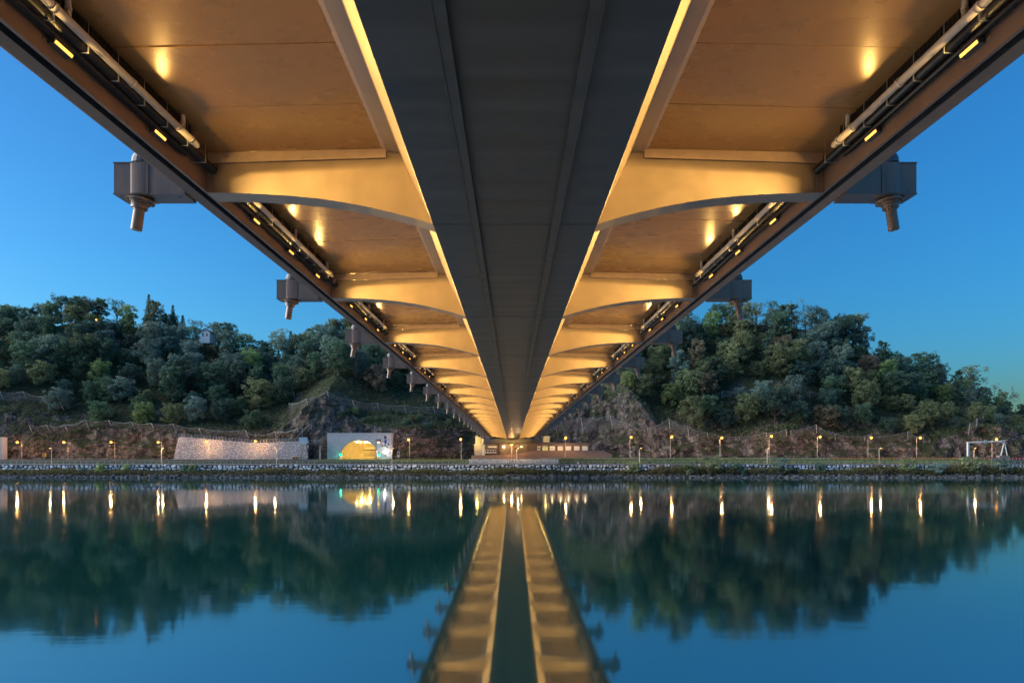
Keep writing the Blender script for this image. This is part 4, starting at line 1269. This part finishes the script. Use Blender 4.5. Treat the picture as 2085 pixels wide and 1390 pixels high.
# abutment beam across the end of the deck
ab = thing('bridge_abutment', 'grey concrete abutment beam carrying the far end of the bridge', 'abutment', (0,0,0))
pbox(MB(), 984,1102,893.5,901,D_END+1.2,D_END+4).build('beam', M_concdark, ab)
for px in (992,1094): pbox(MB(), px-4,px+4,886,893.5,D_END+1.3,D_END+3,D_END+1.2).build('bearing', M_concdark, ab)
an = thing('cable_anchorage', 'yellow lit concrete cable anchorage left of the station', 'anchorage', (0,0,0))
M_anc = mat('anchorage_concrete', (.50,.46,.36), .8, 0, .3, var=.12, scale=.6, bump=.2)
pbox(MB(), 966,987,905,928,287,291).build('block', M_anc, an)
mb = MB()
for i in range(3): pbox(mb, 968+i*5.6,973+i*5.6,886+i*3.2,905,287.6+i*.3,291)
mb.build('buttress', M_anc, an)
pbox(MB(), 964,988.5,904.2,905.6,286.6,291,287).build('ledge', M_conc, an)
a = at(972,901,286); light('POINT', 'anchorage_light', an, (a.x, 284.8, a.z+.5), 110, (1.0,.70,.14), .3)
MB().box(a.x-.2,a.x+.2,285.2,285.5,a.z-3.9,a.z-3.6).build('floodlight', M_steeldark, an)
ar = thing('cable_anchorage', 'small concrete anchorage with a ledge right of the bridge end', 'anchorage', (0,0,0))
pbox(MB(), 1106,1119,889,900,287,291).build('block', M_anc, ar); pbox(MB(), 1102,1121,887.6,889.2,286.4,291,287).build('ledge', M_conc, ar)
a = at(1111,895,286); light('POINT', 'anchorage_light', ar, (a.x, 285.2, a.z), 14, (1.0,.76,.2), .2)

# painted low wall by the path
gw = thing('painted_wall', 'low pale wall by the path with red, white and black lettering', 'wall', (0,0,0))
yw = 243.6
pbox(MB(), 955,1135,934.8,946,yw,yw+.5).build('wall', M_conc, gw)
v, f, t = [], [], []
x = at(955.5,0,yw).x
while x < at(1134,0,yw).x:
    wd = rs.uniform(.35,.75)
    for r_ in range(3):
        vs, fs = stone_mesh(rs.randint(0,10**6), wd*.5, .10, .25); o_ = len(v); zz = at(0,942.6,yw).z + .28 + r_*.46
        v += [(x+wd/2+p[0], yw-.04+p[1], zz+p[2]) for p in vs]; f += [tuple(k+o_ for k in q) for q in fs]; t += [rs.random()]*len(fs)
    x += wd
tag(put('facing_stones', tint_mesh('facing_stones', v, f, t, M_gabion), gw), kind='stuff')
pbox(MB(), 1030,1049,935.2,942,yw-.20,yw-.17).build('lettering_ground', M_white, gw)
def letter(ch, px, m, sz=1.55):
    cd = bpy.data.curves.new('lettering', 'FONT'); cd.body = ch; cd.size = sz; cd.extrude = .01; cd.materials.append(m)
    a = at(px, 941.6, yw-.22); o_ = put('lettering', cd, gw, a, (R(90),0,0))
letter('T', 1030.2, M_red); letter('E', 1036.2, M_black); letter('A', 1040.2, M_black); letter('M', 1044, M_black, 1.4)
bx_ = thing('marker_post', 'small white marker post by the railing right of the painted wall', 'post', (0,0,0))
pbox(MB(), 1175.5,1179,940,944.4,235.5,235.8).build('board', M_white, bx_); pbox(MB(), 1176.8,1177.6,944.4,946,235.6,235.7,235.5).build('stake', M_steel, bx_)

# guard rail with red and white markers, gantry
gr = thing('crash_barrier', 'crash barrier with red band and white markers along the far road', 'barrier', (0,0,0))
x0, x1 = at(1100,0,253.6).x, 200
MB().box(x0, x1, 253.5, 253.58, ROAD_Z+.45, ROAD_Z+.78).build('beam', M_steel, gr)
MB().box(at(1690,0,253.4).x, x1, 253.40, 253.49, ROAD_Z+.30, ROAD_Z+.95).build('red_band', M_red, gr)
me_bp = MB().box(-.06,.06,253.58,253.7,ROAD_Z-.2,ROAD_Z+.75).mesh('post', M_steel)
me_mk = MB().add([(-.30,253.37,.62),(.02,253.37,.36),(.02,253.37,.88),(-.30,253.33,.62),(.02,253.33,.36),(.02,253.33,.88)], [(0,1,2),(5,4,3),(0,3,4,1),(1,4,5,2),(2,5,3,0)]).mesh('marker', M_white)
x = x0
while x < x1 - 1:
    put('post', me_bp, gr, (x, 0, 0))
    if x > at(1480,0,253.4).x: put('marker', me_mk, gr, (x, 0, ROAD_Z))
    x += 1.3
gt = thing('sign_gantry', 'white steel gantry with an A shaped leg over the right road', 'gantry', (0,0,0))
yg = 270.0
pbox(MB(), 1970.5,1973.8,900,930,yg,yg+.6).build('leg', M_white, gt)
MB().tube([at(1970,900.6,yg+.3), at(2046,898,yg+.3)], .26, 8).build('beam', M_white, gt)
MB().tube([at(2045,898,yg+.3), at(2038,927,yg+.3)], .19, 8).build('leg', M_white, gt)
MB().tube([at(2045,898,yg+.3), at(2051,927,yg+.3)], .19, 8).build('leg', M_white, gt)
pbox(MB(), 2035.5,2056,927,934,yg-.6,yg+1.4).build('base', M_concdark, gt)
for px in (2007,2042):
    a = at(px, 899, yg-.2)
    sg = MB().prism([(a.x-.55,a.z+.6),(a.x-.6,a.z-.2),(a.x,a.z-.85),(a.x+.6,a.z-.2),(a.x+.55,a.z+.6)][::-1], yg-.14, yg-.06).build('sign', M_white, gt)
    MB().lathe([(.30,0),(.30,.03)], Matrix.Translation((a.x,yg-.141,a.z)) @ Matrix.Rotation(R(90),4,'X'), 14).build('symbol', M_steeldark, sg)

# ------------------------------------------------------------------ on the ridge
hs = thing('white_house', 'small white house with dark roof among trees on the left ridge', 'house', (0,0,0))
a = at(408,690,338); b = at(427,674,338)
MB().prism([(a.x,a.z-2),(b.x,a.z-2),(b.x,b.z-.4),((a.x+b.x)/2,b.z+1.0),(a.x,b.z-.4)][::-1], 338, 345).build('wall', M_white, hs)
mx_ = (a.x+b.x)/2
MB().prism([(a.x-.7,b.z-.75),(mx_,b.z+1.02),(mx_,b.z+1.25),(a.x-.75,b.z-.5)], 337.5, 345.5).prism([(b.x+.7,b.z-.75),(mx_,b.z+1.02),(mx_,b.z+1.25),(b.x+.75,b.z-.5)], 337.5, 345.5).build('roof', M_steeldark, hs)
for px in (413,421): pbox(MB(), px-1.2,px+1.2,679,684,337.92,337.99).build('window', M_glassd, hs)
for px, py, lab in ((196,651,'orange lamp shining through trees under the highest left crown'),(296,661,'orange lamp shining through trees below the taller conifer')):
    a = at(px, py, 328)
    o = thing('hill_lamp', lab, 'street lamp', (0,0,0))
    MB().tube([(a.x,a.y,ground(a.x,a.y)-.3),(a.x,a.y,a.z)], .05, 6).build('post', M_black, o)
    ball(tuple(a), .36).build('bulb', emit_mat('hill_lamp_glow', (1,.30,.04), 1.0), o, True)
fl_ = thing('fallen_trunk', 'pale fallen trunk lying on the dark slope above the rubble wall', 'fallen tree', (0,0,0))
MB().tube([at(499,852,293), at(516,849,292.6), at(528,846.5,292.4), at(538,847,292.2)], .22, 6, 0, .08).tube([at(520,848,292.5), at(527,851,292.3)], .09, 5).build('trunk', M_pale_trunk, fl_)
